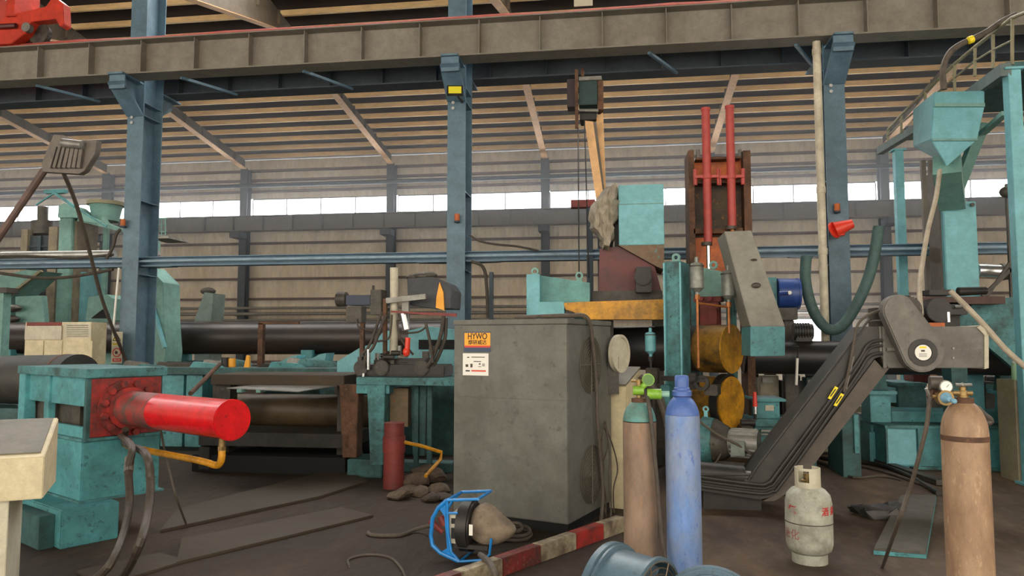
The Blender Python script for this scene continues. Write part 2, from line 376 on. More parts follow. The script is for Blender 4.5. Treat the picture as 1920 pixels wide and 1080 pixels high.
# wall columns
for x in WX:
    m = MB(); m.box(x-.16, x+.16, YW-.55, YW-.53, 0, zr(YW)+.1); m.box(x-.16, x+.16, YW-.2, YW-.18, 0, zr(YW)+.1); m.box(x-.012, x+.012, YW-.53, YW-.2, 0, zr(YW)+.1)
    m.box(x-.2, x+.2, YW-1.25, YW-.55, at(600,432,YW-1).z-.25, at(600,432,YW-1).z)
    st('wall_column', m, blued)
# wall side crane girder
zg0, zg1 = at(500, 433, 28.4).z, at(500, 405, 28.4).z
m = MB(); m.box(-46, 26, 28.2, 28.6, zg0, zg0+.03); m.box(-46, 26, 28.15, 28.65, zg1-.03, zg1); m.box(-46, 26, 28.39, 28.41, zg0, zg1)
x = -45
while x < 25: m.box(x-.01, x+.01, 28.22, 28.4, zg0+.03, zg1-.03); x += 1.28
st('wall_crane_beam', m, paint('far_girder', '#6b6a66', .6, dirt='#55524d', amt=.4, scale=1))
# pipes running along the far wall
for i, (p, r, mt, lb) in enumerate(((345, .09, 'dark blue pipe running high along the far wall above the window strip', 'pipe'), )):
    c = at(600, p, 28.9).z; m = MB(); m.cyl((-45, 28.85, c), (25, 28.85, c), r, n=12)
    t = single('wall_pipe', mt, 'pipe', m, blued)
for i, (p, r, lb) in enumerate(((577, .055, 'uppermost of the three pale steel pipes low on the far wall'), (588, .07, 'middle one of the three pale steel pipes low on the far wall'), (600, .055, 'lowest of the three pale steel pipes on the far wall'))):
    c = at(600, p, 28.6).z; m = MB(); m.cyl((-45, 28.6, c), (25, 28.6, c), r, n=12)
    for xx in WX: m.box(xx-.03, xx+.03, 28.6-r-.01, 29.0, c-r-.02, c-r)
    single('wall_pipe', lb, 'pipe', m, steel, group='pale pipes along the far wall')
# roof
roofm = paint('roof_sheet', '#2e2b33', .7, dirt='#2b2932', amt=.4, scale=.6)
zp = lambda y: zr(y)+.4
m = MB(); m.prism([(-46, YW+.3, zp(YW+.3)+.2), (-46, 17.2, zp(17.2)+.2), (-46, 17.2, zp(17.2)+.26), (-46, YW+.3, zp(YW+.3)+.26)], (72, 0, 0))
st('ceiling', m, roofm)
zrg = zp(12.9)+.2
# added light opening out of view: clear sheets between y = 12.9 and 17.2
m = MB(); m.prism([(-46, 17.2, zp(17.2)+.2), (-46, 12.9, zp(12.9)+.2), (-46, 12.9, zp(12.9)+.21), (-46, 17.2, zp(17.2)+.21)], (72, 0, 0)); st('ceiling_added_skylight', m, glassm)
m = MB(); m.prism([(-46, 12.9, zrg), (-46, -6, zrg-.12*18.9), (-46, -6, zrg-.12*18.9+.06), (-46, 12.9, zrg+.06)], (72, 0, 0))
st('ceiling_front', m, roofm)
PY = []
y = 28.9
while y > 13.2: PY.append(y); y -= .83
for y in PY:
    z = zp(y); m = MB(); m.box(-46, 26, y, y+.012, z, z+.19); m.box(-46, 26, y-.07, y, z, z+.012); m.box(-46, 26, y+.012, y+.08, z+.178, z+.19)
    st('roof_beam', m, tanp)
for k in range(9):
    y = 12-1.9*k; z = zrg-.12*(12.9-y)-.2; m = MB(); m.box(-46, 26, y, y+.012, z, z+.19); m.box(-46, 26, y-.07, y, z, z+.012)
    st('roof_beam', m, tanp)
# rafters: web + tan bottom flange, haunched down to the column
HY = 19.0
for x in WX[1:]:
    t = T('roof_beam', kind='structure')
    zc = 8.8
    m = MB()
    m.prism([(x-.008, YW-.5, zr(YW-.5)), (x-.008, HY, zr(HY)), (x-.008, 13.1, zc), (x-.008, 13.1, zr(13.1)+.4), (x-.008, YW-.5, zr(YW-.5)+.4)], (.016, 0, 0))
    yy = 28
    while yy > 14: m.box(x-.09, x+.09, yy, yy+.012, zr(max(yy, HY))+.02, zr(yy)+.38); yy -= 1.18
    t.part('web', m, webg)
    m = MB(); m.bar((x, YW-.5, zr(YW-.5)-.006), (x, HY, zr(HY)-.006), .24, .014); m.bar((x, HY, zr(HY)-.006), (x, 13.1, zc-.006), .24, .014)
    t.part('flange', m, tan)
# near columns
zgb, zgt = 6.69, 7.33
for x in CX:
    t = T('column', kind='structure')
    m = MB(); yf, yb = 12.72, 13.32
    m.box(x-.165, x+.165, yf, yf+.022, 0, 11.2); m.box(x-.165, x+.165, yb-.022, yb, 0, 11); m.box(x-.009, x+.009, yf+.022, yb-.022, 0, 11)
    for z in (3.0, 3.32, 4.4, 6.05, 6.3): m.box(x-.16, x-.009, yf+.022, yb-.022, z, z+.014); m.box(x+.009, x+.16, yf+.022, yb-.022, z, z+.014)
    t.part('shaft', m, blue)
    m = MB(); # front corbel and rear corbel under the crane girders
    for sgn, ya, yb2 in ((-1, 12.1, 12.72), (1, 13.32, 13.95)):
        m.box(x-.15, x+.15, ya, yb2, zgb-.045, zgb-.012)
        y_in, y_out = (12.72, 12.2) if sgn < 0 else (13.32, 13.85)
        m.prism([(x-.01, y_in, zgb-.045), (x-.01, y_out, zgb-.045), (x-.01, y_out, zgb-.2), (x-.01, y_in, zgb-.55)], (.02, 0, 0))
    m.box(x-.155, x+.155, 12.16, 12.19, zgb-.3, zgb-.045)
    m.prism([(x-.17, 12.16, zgb-.16), (x-.17, 12.7, zgb-.62), (x-.17, 12.7, zgb-.66), (x-.17, 12.12, zgb-.2)], (.34, 0, 0))
    t.part('corbel', m, blue)
    m = MB()
    for z in (zgb-.68, zgb-.78): m.cyl((x-.06, 12.715, z), (x-.06, 12.69, z), .03, n=8)
    t.part('bolt', m, chrome)
# crane girders
def crane_girder(yc, mat):
    m = MB(); m.box(-46, 26, yc-.2, yc+.2, zgb-.012, zgb+.012); m.box(-46, 26, yc-.22, yc+.22, zgt-.02, zgt); m.box(-46, 26, yc-.007, yc+.007, zgb+.012, zgt-.02)
    x = -45.0+.3
    while x < 25: m.box(x-.007, x+.007, yc-.17, yc-.007, zgb+.012, zgt-.02); m.box(x-.007, x+.007, yc+.007, yc+.17, zgb+.012, zgt-.02); x += 1.06
    return st('crane_beam', m, mat)
crane_girder(12.42, girder)
crane_girder(13.62, girdd)
m = MB(); m.box(-46, 26, 12.39, 12.45, zgt, zgt+.1)
st('crane_rail_trim', m, paint('rail_steel', '#4c4039', .6, amt=.5))
# tie beam along the column row
zt = 3.26
m = MB(); m.box(-46, 26, 12.86, 13.1, zt+.075, zt+.09); m.box(-46, 26, 12.86, 13.1, zt-.09, zt-.075); m.box(-46, 26, 12.97, 12.985, zt-.075, zt+.075)
st('tie_beam', m, paint('tie_blue', '#62839a', .45, dirt='#3d5464', amt=.4, scale=1.5))
for x in CX:
    m = MB()
    for sg in (-1, 1): m.prism([(x+sg*.17, 12.8, zt-.1), (x+sg*.75, 12.88, zt-.1), (x+sg*.75, 13.08, zt-.1), (x+sg*.17, 13.2, zt-.1)], (0, 0, .02))
    st('tie_beam_trim', m, blue)
m = MB(); m.cyl((-46, 12.82, zt), (26, 12.82, zt), .022, n=8); single('tie_edge_line', 'thin pale blue line added for the flange edge along the tie beam front', 'conduit', m, paint('edge_line_blue', '#9db4c4', .4, amt=.3))  # thin rod added to draw the beam's light flange edge
# braces between the two crane girders
for x in (-13.8, -11.0, -8.0, -5.6, .6, 3.0, 6.0):
    m = MB(); m.bar((x, 12.5, zgb-.03), (x+.55, 13.55, zgb-.03), .05, .05); st('brace_beam', m, blue)
# ================================================================== NEAR CABINET (frame turned -19.6 deg)
o = fl(1066, 1003)
t = T('dehumidifier_cabinet', 'tall dusty grey steel cabinet with two round fan grilles and a yellow sticker', 'cabinet', o=(o.x, o.y), yaw=-19.6)
W_, D_, H_ = -t.L(851, 760, 0).x, 1.15, t.L(1062, 597, 0).z
m = MB(); m.box(-W_, 0, 0, D_, .09, H_-.055); t.part('body', m, cabg, bevel=.006)
m = MB(); m.box(-W_-.008, .008, -.008, D_+.008, H_-.05, H_); t.part('top_lid', m, cabg, bevel=.006)
m = MB(); m.box(-W_+.02, -.02, .03, D_-.02, .0, .09); t.part('plinth', m, dark)
m = MB(); zs = t.L(960, 748, 0).z
m.box(-W_+.005, -.005, -.006, 0, .1, zs-.004); t.part('lower_front_panel', m, cabg, bevel=.002)
m = MB(); m.box(-W_+.005, -.005, -.006, 0, zs+.004, H_-.07); t.part('upper_front_panel', m, cabg, bevel=.002)
for k, (py, r) in enumerate(((683, .285), (887, .285))):
    c = t.LX(1113, py, 0); yc, zc = D_/2-.01, c.z
    m = MB(); m.cyl((.001, yc, zc), (.006, yc, zc), r-.01, n=40); fan = t.part('fan_opening', m, paint('fan_dark', '#4b463e', .6, amt=.4))
    m = MB()
    for q in range(1, 9): m.ring((.006, yc, zc), (.012, yc, zc), r*q/8, r*q/8-.005, n=40)
    for a in (0, 90): 
        dy, dz = math.cos(math.radians(a)), math.sin(math.radians(a)); m.bar((.014, yc-dy*r, zc-dz*r), (.014, yc+dy*r, zc+dz*r), .012, .008)
    t.part('fan_grille', m, paint('grille', '#6b665b', .6, amt=.4), parent=fan)
m = MB(); pbox(t, m, 870, 622, 920, 660, -.0065, -.009); s1 = t.part('maker_sticker', m, navy, label='yellow and navy maker sticker')
m = MB(); pbox(t, m, 871, 624, 919.5, 648, -.0085, -.0105); t.part('sticker_field', m, labely, parent=s1)
m = MB(); pbox(t, m, 871, 648, 919.5, 651.5, -.0085, -.0105); t.part('sticker_stripe', m, labelr, parent=s1)
p = t.L(895, 631, -.0112); t.text('sticker_lettering', 'HYWO', .085, p, RX90, black, parent=s1, sx=.82)
p = t.L(895, 642.5, -.0112); t.text('sticker_lettering', '焊研威达', .05, p, RX90, black, parent=s1, sx=1.05)
m = MB(); pbox(t, m, 868, 662.5, 916, 704, -.0065, -.009); s2 = t.part('data_plate', m, white, label='white data plate')
m = MB(); pbox(t, m, 873, 694, 881, 696.5, -.009, -.0105); t.part('plate_mark', m, black, parent=s2)
m = MB(); pbox(t, m, 884, 694, 911, 696.8, -.009, -.0105); t.part('plate_mark', m, labelr, parent=s2)
m = MB()
for (a, b, c2, d) in ((876,669,880,671),(884,669,909,670.5),(888,677,902,678.5),(873,683,878,688),(882,682,886,689),(898,681,901,684),(904,682,909,683.5),(904,685,909,686.5),(897,687,902,688)): pbox(t, m, a, b, c2, d, -.009, -.01)
t.part('plate_lettering', m, cable, parent=s2)
# cable over the top of the cabinet and the bunch that hangs at its side
t2 = T('power_cable', 'thick grey cable lying over the cabinet top and hanging down its fan side', 'cable', o=(o.x, o.y), yaw=-19.6)
m = MB(); zt_ = H_+.022
P = [t2.l2w((-.7, .25, zt_)), t2.l2w((-.4, .2, zt_+.01)), t2.l2w((-.12, .3, zt_+.01))]
pts = [Vector((-.7,.3,zt_)), Vector((-.35,.24,zt_+.01)), Vector((-.1,.32,zt_+.015)), Vector((.035,.42,zt_-.01)), t2.LX(1112,650,.045), t2.LX(1118,720,.05), t2.LX(1120,790,.05), t2.LX(1126,860,.05), t2.LX(1130,930,.06), t2.LX(1126,985,.08)]
m.tube(pts, .02, smooth=6); t2.part('power_cable', m, cable)
lb = ['thin dark cable looping down the side of the cabinet beside the lower fan', 'thin dark cable hanging in front of the lower fan', 'thin cable swinging out past the rear edge of the cabinet', 'thin cable hanging straight to the red and white kerb']
for k, pts in enumerate(([(1131,795),(1140,830),(1130,880),(1136,940),(1134,985)], [(1133,790),(1128,830),(1132,880),(1128,930),(1140,978)], [(1136,800),(1150,840),(1158,880),(1150,920),(1153,985)], [(1135,790),(1143,850),(1142,900),(1146,950),(1142,985)])):
    c = T('hanging_cable', lb[k], 'cable', o=(o.x, o.y), yaw=-19.6, group='cables hanging at the cabinet side'); m = MB(); m.tube([c.LX(a, b, .03+.02*k) for a, b in pts], .008+.002*(k % 2), smooth=6, n=6); c.part('hanging_cable', m, cable)
# cream cabinet just behind it
t = T('cream_cabinet', 'cream cabinet with a sloping top standing behind the tall grey cabinet', 'cabinet', o=(o.x, o.y), yaw=-19.6)
xs = .14
y1_ = D_+.06; y2 = t.LX(1199, 700, xs).y; zt2 = t.LX(1199, 691, xs).z; zt1 = t.LX(1153, 727, xs).z
m = MB(); m.prism([(xs, y1_, 0), (xs, y2, 0), (xs, y2, zt2), (xs, y1_, zt1)], (-.9, 0, 0)); t.part('body', m, cream, bevel=.004)
m = MB(); m.prism([(xs+.01, y1_-.02, zt1), (xs+.01, y2+.01, zt2), (xs+.01, y2+.01, zt2+.02), (xs+.01, y1_-.02, zt1+.02)], (-.92, 0, 0)); t.part('top_panel', m, deskt)
m = MB(); m.box(xs, xs+.006, y1_+.05, y2-.1, .3, zt1-.1); t.part('side_door', m, cream, bevel=.002)
t = T('cable_drum_flange', 'round cream disc standing on the cream cabinet behind the grey cabinet', 'disc')
m = MB(); c = at(1160, 663, 7.9); ax = Vector((1.05, -.55, 0)).normalized(); m.cyl(c-ax*.02, c+ax*.02, .2, n=36); t.part('disc', m, creamw, bevel=.005)
m = MB(); m.ring(c+ax*.02, c+ax*.035, .2, .17, n=36); t.part('rim', m, creamw)
m = MB(); m.cyl(c-ax*.28, c+ax*.0, .06, n=16); m.box(c.x-.2, c.x+.0, c.y-.05, c.y+.15, 1.2, c.z-.03); t.part('axle', m, oily)
# red and white kerb
a, b = fl(836, 1085, .13), fl(1160, 974, .13); a.z = b.z = 0; d = (b-a); ya = math.degrees(math.atan2(d.y, d.x)); t = T('pit_kerb', 'low steel kerb painted in red and white blocks in front of the grey cabinet', 'kerb', o=(a.x, a.y), yaw=ya)
Ln = d.length; n = 6
for k, (u0, u1, mt, lb) in enumerate(((-.25, .07, kerbr, 'red block'), (.07, .27, kerbw, 'dirty white block'), (.27, .48, kerbr, 'red block'), (.48, .7, kerbw, 'dirty white block'), (.7, .89, redw, 'red block'), (.89, 1.05, kerbw, 'white block'))):
    m = MB(); m.box(u0*Ln, u1*Ln, 0, .1, 0, .135); t.part('kerb_block', m, mt, label=lb, bevel=.006)
# ================================================================== GAS CYLINDERS
def gas(label, px, d, r, ztop, zsh, body, shoulder=None, zband=None, group='tall gas cylinders'):
    c = dp(px, 640, d); t = T('gas_cylinder', label, 'gas cylinder', o=(c.x, c.y), group=None)
    rn = .042
    def pr(z0, z1):
        L = []
        for i in range(0, 17):
            u = i/16; z = zsh+(ztop-zsh)*u; rr = r*math.sqrt(max(1-.87*u*u, 0))
            L.append((max(rr, rn), z))
        full = [(r*.93, 0), (r, .03)]+[(r, .03+(zsh-.03)*i/6) for i in range(1, 7)]+L[1:]
        out = [q for q in full if z0-1e-6 <= q[1] <= z1+1e-6]; return out
    zb = zband if zband else ztop
    m = MB(); m.lathe(pr(0, zb), n=40); t.part('body', m, body, ang=50)
    if zband: m = MB(); m.lathe([(pr(0, zb)[-1][0], zb-.0005)]+pr(zb, ztop), n=40); t.part('shoulder', m, shoulder, ang=50)
    m = MB(); m.lathe([(.045, ztop-.03), (.05, ztop-.02), (.05, ztop+.02), (.038, ztop+.022)], n=20); t.part('neck_ring', m, rusty)
    return t, c
# right foreground brown cylinder
t, c0 = gas('rust-brown gas cylinder with a brass valve and a gauge in the right foreground', 1801, 3.9, .11, 1.435, 1.27, cylbr)
m = MB(); m.ring((0, 0, 1.235), (0, 0, 1.262), .1118, .10, n=40); t.part('stain_band', m, rusty)
m = MB(); m.lathe([(.026, 1.44), (.026, 1.465), (.022, 1.467), (.022, 1.49), (.016, 1.492), (.016, 1.51), (.01, 1.515)], n=14); m.cyl((-.05, 0, 1.478), (.045, 0, 1.478), .013, n=10); v = t.part('valve', m, brass)
m = MB(); m.cyl((-.035, 0, 1.522), (.045, 0, 1.522), .008, n=8); m.ball((0, 0, 1.522), .013, sub=1); t.part('valve_handle', m, steel, parent=v)
t = T('gas_regulator', 'brass and blue pressure regulator on the right foreground cylinder', 'regulator', o=(c0.x, c0.y))
m = MB(); m.cyl((-.09, -.005, 1.478), (-.05, 0, 1.478), .011, n=10); m.cyl((-.095, -.03, 1.455), (-.095, .02, 1.455), .04, n=20); m.cyl((-.095, 0, 1.455), (-.09, 0, 1.51), .008, n=8); m.cyl((-.095,0,1.46),(-.15,0,1.46), .01, n=8); t.part('body', m, brass)
m = MB(); m.cyl((-.095, -.075, 1.45), (-.095, -.03, 1.455), .012, .03, n=14); m.ball((-.08, -.085, 1.442), .015, sub=2); t.part('adjusting_knob', m, paint('knob_blue', '#7fb4cf', .4))
m = MB(); m.cyl((-.088, -.02, 1.513), (-.088, .01, 1.513), .033, n=24); g = t.part('gauge', m, steel)
m = MB(); m.cyl((-.088, -.023, 1.513), (-.088, -.02, 1.513), .028, n=24); t.part('gauge_face', m, white, parent=g)
m = MB(); m.bar((-.088, -.0245, 1.51), (-.075, -.0245, 1.525), .003, .001); t.part('needle', m, black, parent=g)
m = MB(); m.cyl((-.15, .03, 1.53), (-.09, .02, 1.53), .036, n=16); t.part('rear_gauge', m, oily)
def hosep(name, label, pts, r, mat, smooth=7, n=8, cat='hose'):
    t = T(name, label, cat); m = MB(); m.tube(pts, r, n=n, smooth=smooth); t.part(name, m, mat); return t
P = [c0+Vector((-.2, 0, 1.53-1.75))] 
hosep('gas_hose', 'grey gas hose falling from the foreground regulator across the steel plate', [dp(1748, 740, 3.95), dp(1742, 760, 3.95), dp(1737, 800, 3.95), dp(1722, 860, 4.0), dp(1705, 920, 4.1), dp(1680, 990, 4.2), fl(1655, 1062, .02), fl(1640, 1090, .02)], .012, cable)
t = T('welding_torch', 'brown cutting torch grip hanging beside the foreground regulator', 'torch'); m = MB(); m.bar(dp(1752, 705, 4.0), dp(1744, 745, 3.95), .03, .03); t.part('grip', m, rusty)
m = MB(); m.cyl(dp(1744, 745, 3.95), dp(1737, 728, 3.95), .01, n=8); t.part('nozzle', m, steel)
t, c1 = gas('pale blue gas cylinder with a deep blue dome and valve cap', 1277, 4.8, .11, 1.40, 1.25, cylbl, cylbc, 1.28)
m = MB(); m.lathe([(.05, 1.395), (.062, 1.40), (.062, 1.43), (.05, 1.435), (.05, 1.45), (.045, 1.455), (.045, 1.52), (.038, 1.53)], n=24); v = t.part('valve_cap', m, cylbc)
t, c2 = gas('dull brown gas cylinder with a teal shoulder and a green regulator', 1197, 4.86, .108, 1.36, 1.22, cylbd, cylte, 1.235)
t = T('gas_regulator', 'bright green regulator on the teal shouldered cylinder', 'regulator', o=(c2.x, c2.y))
z = 1.43
m = MB(); m.cyl((0, 0, 1.38), (0, 0, 1.5), .018, n=10); m.cyl((-.05, 0, 1.49), (.05, 0, 1.49), .008, n=8); t.part('valve', m, brass)
m = MB(); m.cyl((-.04, -.02, z), (.03, -.02, z), .03, n=16); m.cyl((.06, -.03, z+.07), (.06, .03, z+.07), .04, n=20); m.cyl((.0, -.02, z), (.06, 0, z+.06), .02, n=12); m.cyl((.05, -.05, z-.02), (.14, -.05, z-.02), .034, n=18); t.part('body', m, grn)
m = MB(); m.cyl((.14, -.05, z-.02), (.19, -.05, z-.02), .02, n=12); t.part('outlet', m, paint('pale_teal', '#8fbfae', .5)); 
m = MB(); m.cyl((.06, -.035, z+.07), (.06, -.03, z+.07), .034, n=20); t.part('gauge_face', m, paint('green_face', '#55803a', .4))
hosep('gas_hose', 'dark hose running from the green regulator down the front of the dull brown cylinder', [Vector((c2.x+.05, c2.y-.07, 1.4)), Vector((c2.x+.07, c2.y-.115, 1.25)), Vector((c2.x+.1, c2.y-.12, .9)), Vector((c2.x+.13, c2.y-.12, .5)), Vector((c2.x+.2, c2.y-.13, .15)), Vector((c2.x+.3, c2.y-.1, .02))], .013, hose)
# LPG bottle
c = dp(1507, 640, 6.02); t = T('gas_bottle', 'squat pale grey cooking gas bottle with red characters below the conveyor', 'gas bottle', o=(c.x, c.y))
prof = [(.12, .07), (.165, .1), (.178, .15), (.18, .3), (.181, .32), (.18, .34), (.178, .47), (.165, .53), (.13, .57), (.08, .595), (.04, .6)]
m = MB(); m.lathe(prof, n=40); b_ = t.part('body', m, lpg, ang=60)
m = MB(); m.ring((0, 0, .0), (0, 0, .075), .135, .125); t.part('foot_ring', m, lpg)
m = MB(); m.ring((0, 0, .315), (0, 0, .322), .1835, .175, n=40); t.part('weld_seam', m, oily)
m = MB()
for a in range(0, 26):
    a0, a1 = 2*PI*a/26, 2*PI*(a+1)/26
    ztp = .74; zb = .58
    if a in (15, 16, 17, 18): spans = ((.58, .63), (.72, .74))
    elif a in (4, 5, 6): spans = ((.58, .62),)
    else: spans = ((.58, .74),)
    for z0, z1 in spans:
        q = []
        for r in (.092, .098):
            for an in (a0, a1): q.append((r*math.cos(an), r*math.sin(an)))
        m.hull8([(*q[0], z0), (*q[2], z0), (*q[3], z0), (*q[1], z0), (*q[0], z1), (*q[2], z1), (*q[3], z1), (*q[1], z1)])
t.part('collar', m, creamw)
m = MB(); m.cyl((0, 0, .6), (0, 0, .66), .018, n=10); m.cyl((0, 0, .66), (0, 0, .69), .03, n=12); m.cyl((-.05, 0, .635), (0, 0, .635), .01, n=8); t.part('valve', m, brass)
def curved(t, name, body, size, r, ang, z, mat):
    ob = t.text(name, body, size, (0, 0, 0), Matrix.Identity(3), mat)
    for v in ob.data.vertices:
        a = ang+v.co.x/r; rr = r+.0015+v.co.z; v.co = Vector((rr*math.sin(a), -rr*math.cos(a), z+v.co.y))
base_a = math.atan2(-c.x, c.y)*-1  # direction facing the camera
ba = -math.atan2(c.x, c.y)
curved(t, 'lettering', '气', .075, .179, ba-.75, .42, inkred)
curved(t, 'lettering', '酒 泉', .07, .179, ba+1.0, .42, inkred)
curved(t, 'lettering', '液化', .08, .18, ba-.85, .23, paint('ink_faded', '#b07a72', .6))
# ================================================================== FOREGROUND FANS
def blower(label, p0, p1, r0, r1, grille):
    d = (p1-p0).normalized(); t = T('duct_fan', label, 'fan', group=None)
    n = 10; L = (p1-p0).length
    m = MB(); m.ring(p0, p0+d*.045, r0, r0-.07, n=48); m.ring(p0+d*.045, p0+d*.07, r0*.97, r0-.08, n=48); t.part('bell_mouth', m, fanb, bevel=.004)
    a = [p0+d*.07, p1-d*.03]
    m = MB(); m.cyl(a[0], a[1], r0*.9, r1*.98, n=48, cap=False); m.cyl(a[0], a[1], r0*.9-.006, r1*.98-.006, n=48, cap=False); t.part('barrel', m, fanb)
    m = MB(); m.ring(a[1], p1, r1*1.03, r1*.93, n=48); t.part('outlet_ring', m, fanb, bevel=.003)
    m = MB()
    up = d.cross(Vector((0,0,1))).normalized(); vv = d.cross(up)
    for k in range(1, 9):
        rr = r1*.95*k/8; m.tube([p1+(up*math.cos(q)+vv*math.sin(q))*rr for q in [2*PI*i/40 for i in range(40)]], .0035, n=5, closed=True)
    for k in range(4):
        q = PI*k/4+.3; e = (up*math.cos(q)+vv*math.sin(q))*r1*.95; m.cyl(p1-e+d*.004, p1+e+d*.004, .004, n=5)
    t.part('wire_guard', m, paint('guard_wire', '#8a7a68', .4, metal=.6))
    m = MB(); m.cyl(p0+d*.1, p1-d*.06, .08, n=20); t.part('motor', m, oily)
    m = MB()
    for k in range(6):
        q = 2*PI*k/6; e = up*math.cos(q)+vv*math.sin(q); f = d.cross(e)
        pm = p1-d*.1; m.prism([pm+e*.07-f*.03+d*.02, pm+e*.07+f*.03-d*.02, pm+e*(r1*.88)+f*.07-d*.02, pm+e*(r1*.88)-f*.05+d*.02], d*.005)
    t.part('blade', m, fanb)
    m = MB(); cz = .01
    for e in (.12, .8):
        pc = p0+d*L*e; 
        for sg in (-1, 1): m.bar(Vector((pc.x, pc.y, .0))+up*sg*.17, Vector((pc.x, pc.y, pc.z-.2))+up*sg*.13, .03, .03)
    t.part('foot', m, fanb)
    return t
a = dp(1134, 640, 4.2); b = dp(1226, 640, 4.0); blower('pale blue duct fan lying behind the bottom edge at the foot of the brown cylinder', Vector((a.x, a.y, .32)), Vector((b.x, b.y, .32)), .315, .275, True)
a = dp(1325, 640, 3.95); b = dp(1322, 640, 3.62); blower('duct fan whose blue rim peeks in at the bottom before the blue cylinder', Vector((a.x, a.y, .31)), Vector((b.x, b.y, .31)), .275, .26, True)
# ================================================================== WIRE FEEDER on the floor
q = fl(862, 1054); t = T('wire_feeder', 'blue framed welding wire feeder with a dusty canvas reel cover on the floor', 'wire feeder', o=(q.x, q.y), yaw=-8)
t.o.z = 0
m = MB(); F0, F1 = 0.0, .34
loop = [(838,938),(822,952),(811,972),(808,1005),(811,1022),(825,1036),(862,1053)]
for yy in (0.0,):
    P = [t.L(a, b, yy) for a, b in loop]
    m.tube(P, .017, n=8)
m.tube([t.L(838,938,0), t.L(840,1000,0), t.L(846,1035,0), t.L(862,1053,0)], .013, n=8)
m.tube([t.L(838,938,0), t.L(896,936,0), t.L(898,938,.0)], .012, n=8); m.tube([t.L(862,1053,0), t.L(905,1050,0), t.L(918,1040,0), t.L(921,1010,0)], .011, n=8)
m.tube([t.L(838,962,0), t.L(858,962,0)], .01, n=8)
for a, b in ((838,938),(862,1053)):
    p = t.L(a, b, 0); m.tube([p, p+Vector((0, F1, 0))], .012, n=8)
P2 = [t.L(a, b, 0)+Vector((0, F1, 0)) for a, b in loop]; m.tube(P2, .012, n=8); 
p = t.L(896, 936, 0); m.tube([p, p+Vector((0, F1, 0))], .012, n=8); m.tube([t.L(838,938,0)+Vector((0,F1,0)), p+Vector((0, F1, 0))], .012, n=8)
t.part('frame', m, wblue)
m = MB(); m.prism([t.L(a, b, -.002) for a, b in ((824,954),(838,941),(846,1036),(858,1048),(828,1034),(838,1028),(836,1000),(833,968))], (0, .006, 0)); t.part('side_plate', m, wblue)
m = MB(); pbox(t, m, 842, 964, 860, 1022, .03, .3); b_ = t.part('feed_box', m, creamw, bevel=.005)
m = MB(); pbox(t, m, 846, 972, 853, 982, .022, .035); pbox(t, m, 846, 990, 853, 1010, .022, .035); t.part('socket', m, black, parent=b_)
m = MB(); pbox(t, m, 842, 1022, 915, 1030, .02, .33); t.part('base_tray', m, blk, bevel=.004)
m = MB(); cc = t.L(880, 985, .17); rr = .165; m.cyl(cc+Vector((-.06, 0, 0)), cc+Vector((.05, 0, 0)), .205, n=32); t.part('spool_case', m, blk, bevel=.015)
m = MB(); vs = m.ball(cc+Vector((.16, 0, .02)), .17, .95, .9, 1.0, sub=3)
for v in vs:
    v.co += Vector((1, 1, 1))*.02*noise.noise(v.co*9); dx = v.co.x-cc.x-.16
    if dx > 0: v.co.z -= dx*.5; v.co.z = cc.z+.02+(v.co.z-cc.z-.02)*max(.35, 1-dx*3.2); v.co.x += dx*.45
t.part('reel_cover', m, canvas, ang=60)
m = MB(); p = t.L(886, 991, .0); m.box(p.x-.016, p.x+.014, -.04, -.036, p.z-.045, p.z+.04); t.part('rating_tag', m, white)
m = MB(); m.cyl(t.L(806, 975, .1), t.L(830, 998, .12), .028, .02, n=10); m.cyl(t.L(826,968,.1), t.L(834,985,.1), .03, n=10); t.part('torch_connector', m, reddk)
for k, (rx, ry, dx, lb) in enumerate(((.27, .16, 0, 'outer'), (.22, .13, .04, 'middle'), (.17, .1, .02, 'inner'))):
    c = fl(938, 1010); m = MB(); m.tube([(c.x+dx+rx*math.cos(2*PI*i/36), c.y+.05+ry*math.sin(2*PI*i/36), .03+.03*k+.02*math.sin(4*PI*i/36)) for i in range(36)], .016, n=8, closed=True)
    single('coiled_cable', '%s loop of the grey cable coil lying beside the blue wire feeder' % lb, 'cable', m, cable, group='loops of the cable coil')
hosep('feeder_cable', 'cable bundle running from the wire feeder over the kerb towards the bottom edge', [fl(900, 1040, .12), fl(915, 1052, .18), fl(928, 1075, .18), fl(935, 1110, .03)], .022, cable, cat='cable')
hosep('feeder_cable', 'grey hose lying flat from the wire feeder connector back along the floor', [fl(808, 985, .09), fl(780, 992, .03), fl(750, 1003, .02), fl(700, 1003, .02), fl(690, 998, .02)], .016, cable, cat='cable')
hosep('floor_cable', 'thin cable curling in an arc on the floor near the bottom edge', [fl(655, 1062, .01), fl(655, 1048, .01), fl(690, 1040, .01), fl(730, 1045, .01), fl(752, 1065, .01), fl(762, 1090, .01)], .01, cable, cat='cable')
# ================================================================== CONTROL DESK, left edge
q = at(80, 935, 4.35); t = T('control_desk', 'cream control desk with a sloping grey top at the left edge', 'control desk', o=(q.x, q.y), yaw=33)
zb = q.z; zt0 = t.L(80, 856, 0).z; xl = -1.1
m = MB(); m.prism([(xl, 0, zb), (xl, 0, zt0), (xl, .62, zt0+.19), (xl, .62, zb)], (-xl, 0, 0)); b_ = t.part('housing', m, cream, bevel=.006)
m = MB(); m.prism([(xl+.02, .05, zt0+.018), (xl+.02, .6, zt0+.185), (xl+.02, .6, zt0+.192), (xl+.02, .05, zt0+.025)], (-xl-.05, 0, 0)); t.part('sloping_top', m, deskt)
m = MB(); m.box(xl, t.L(14, 990, .02).x, .03, .55, 0, zb); t.part('pedestal', m, creamw, bevel=.004)
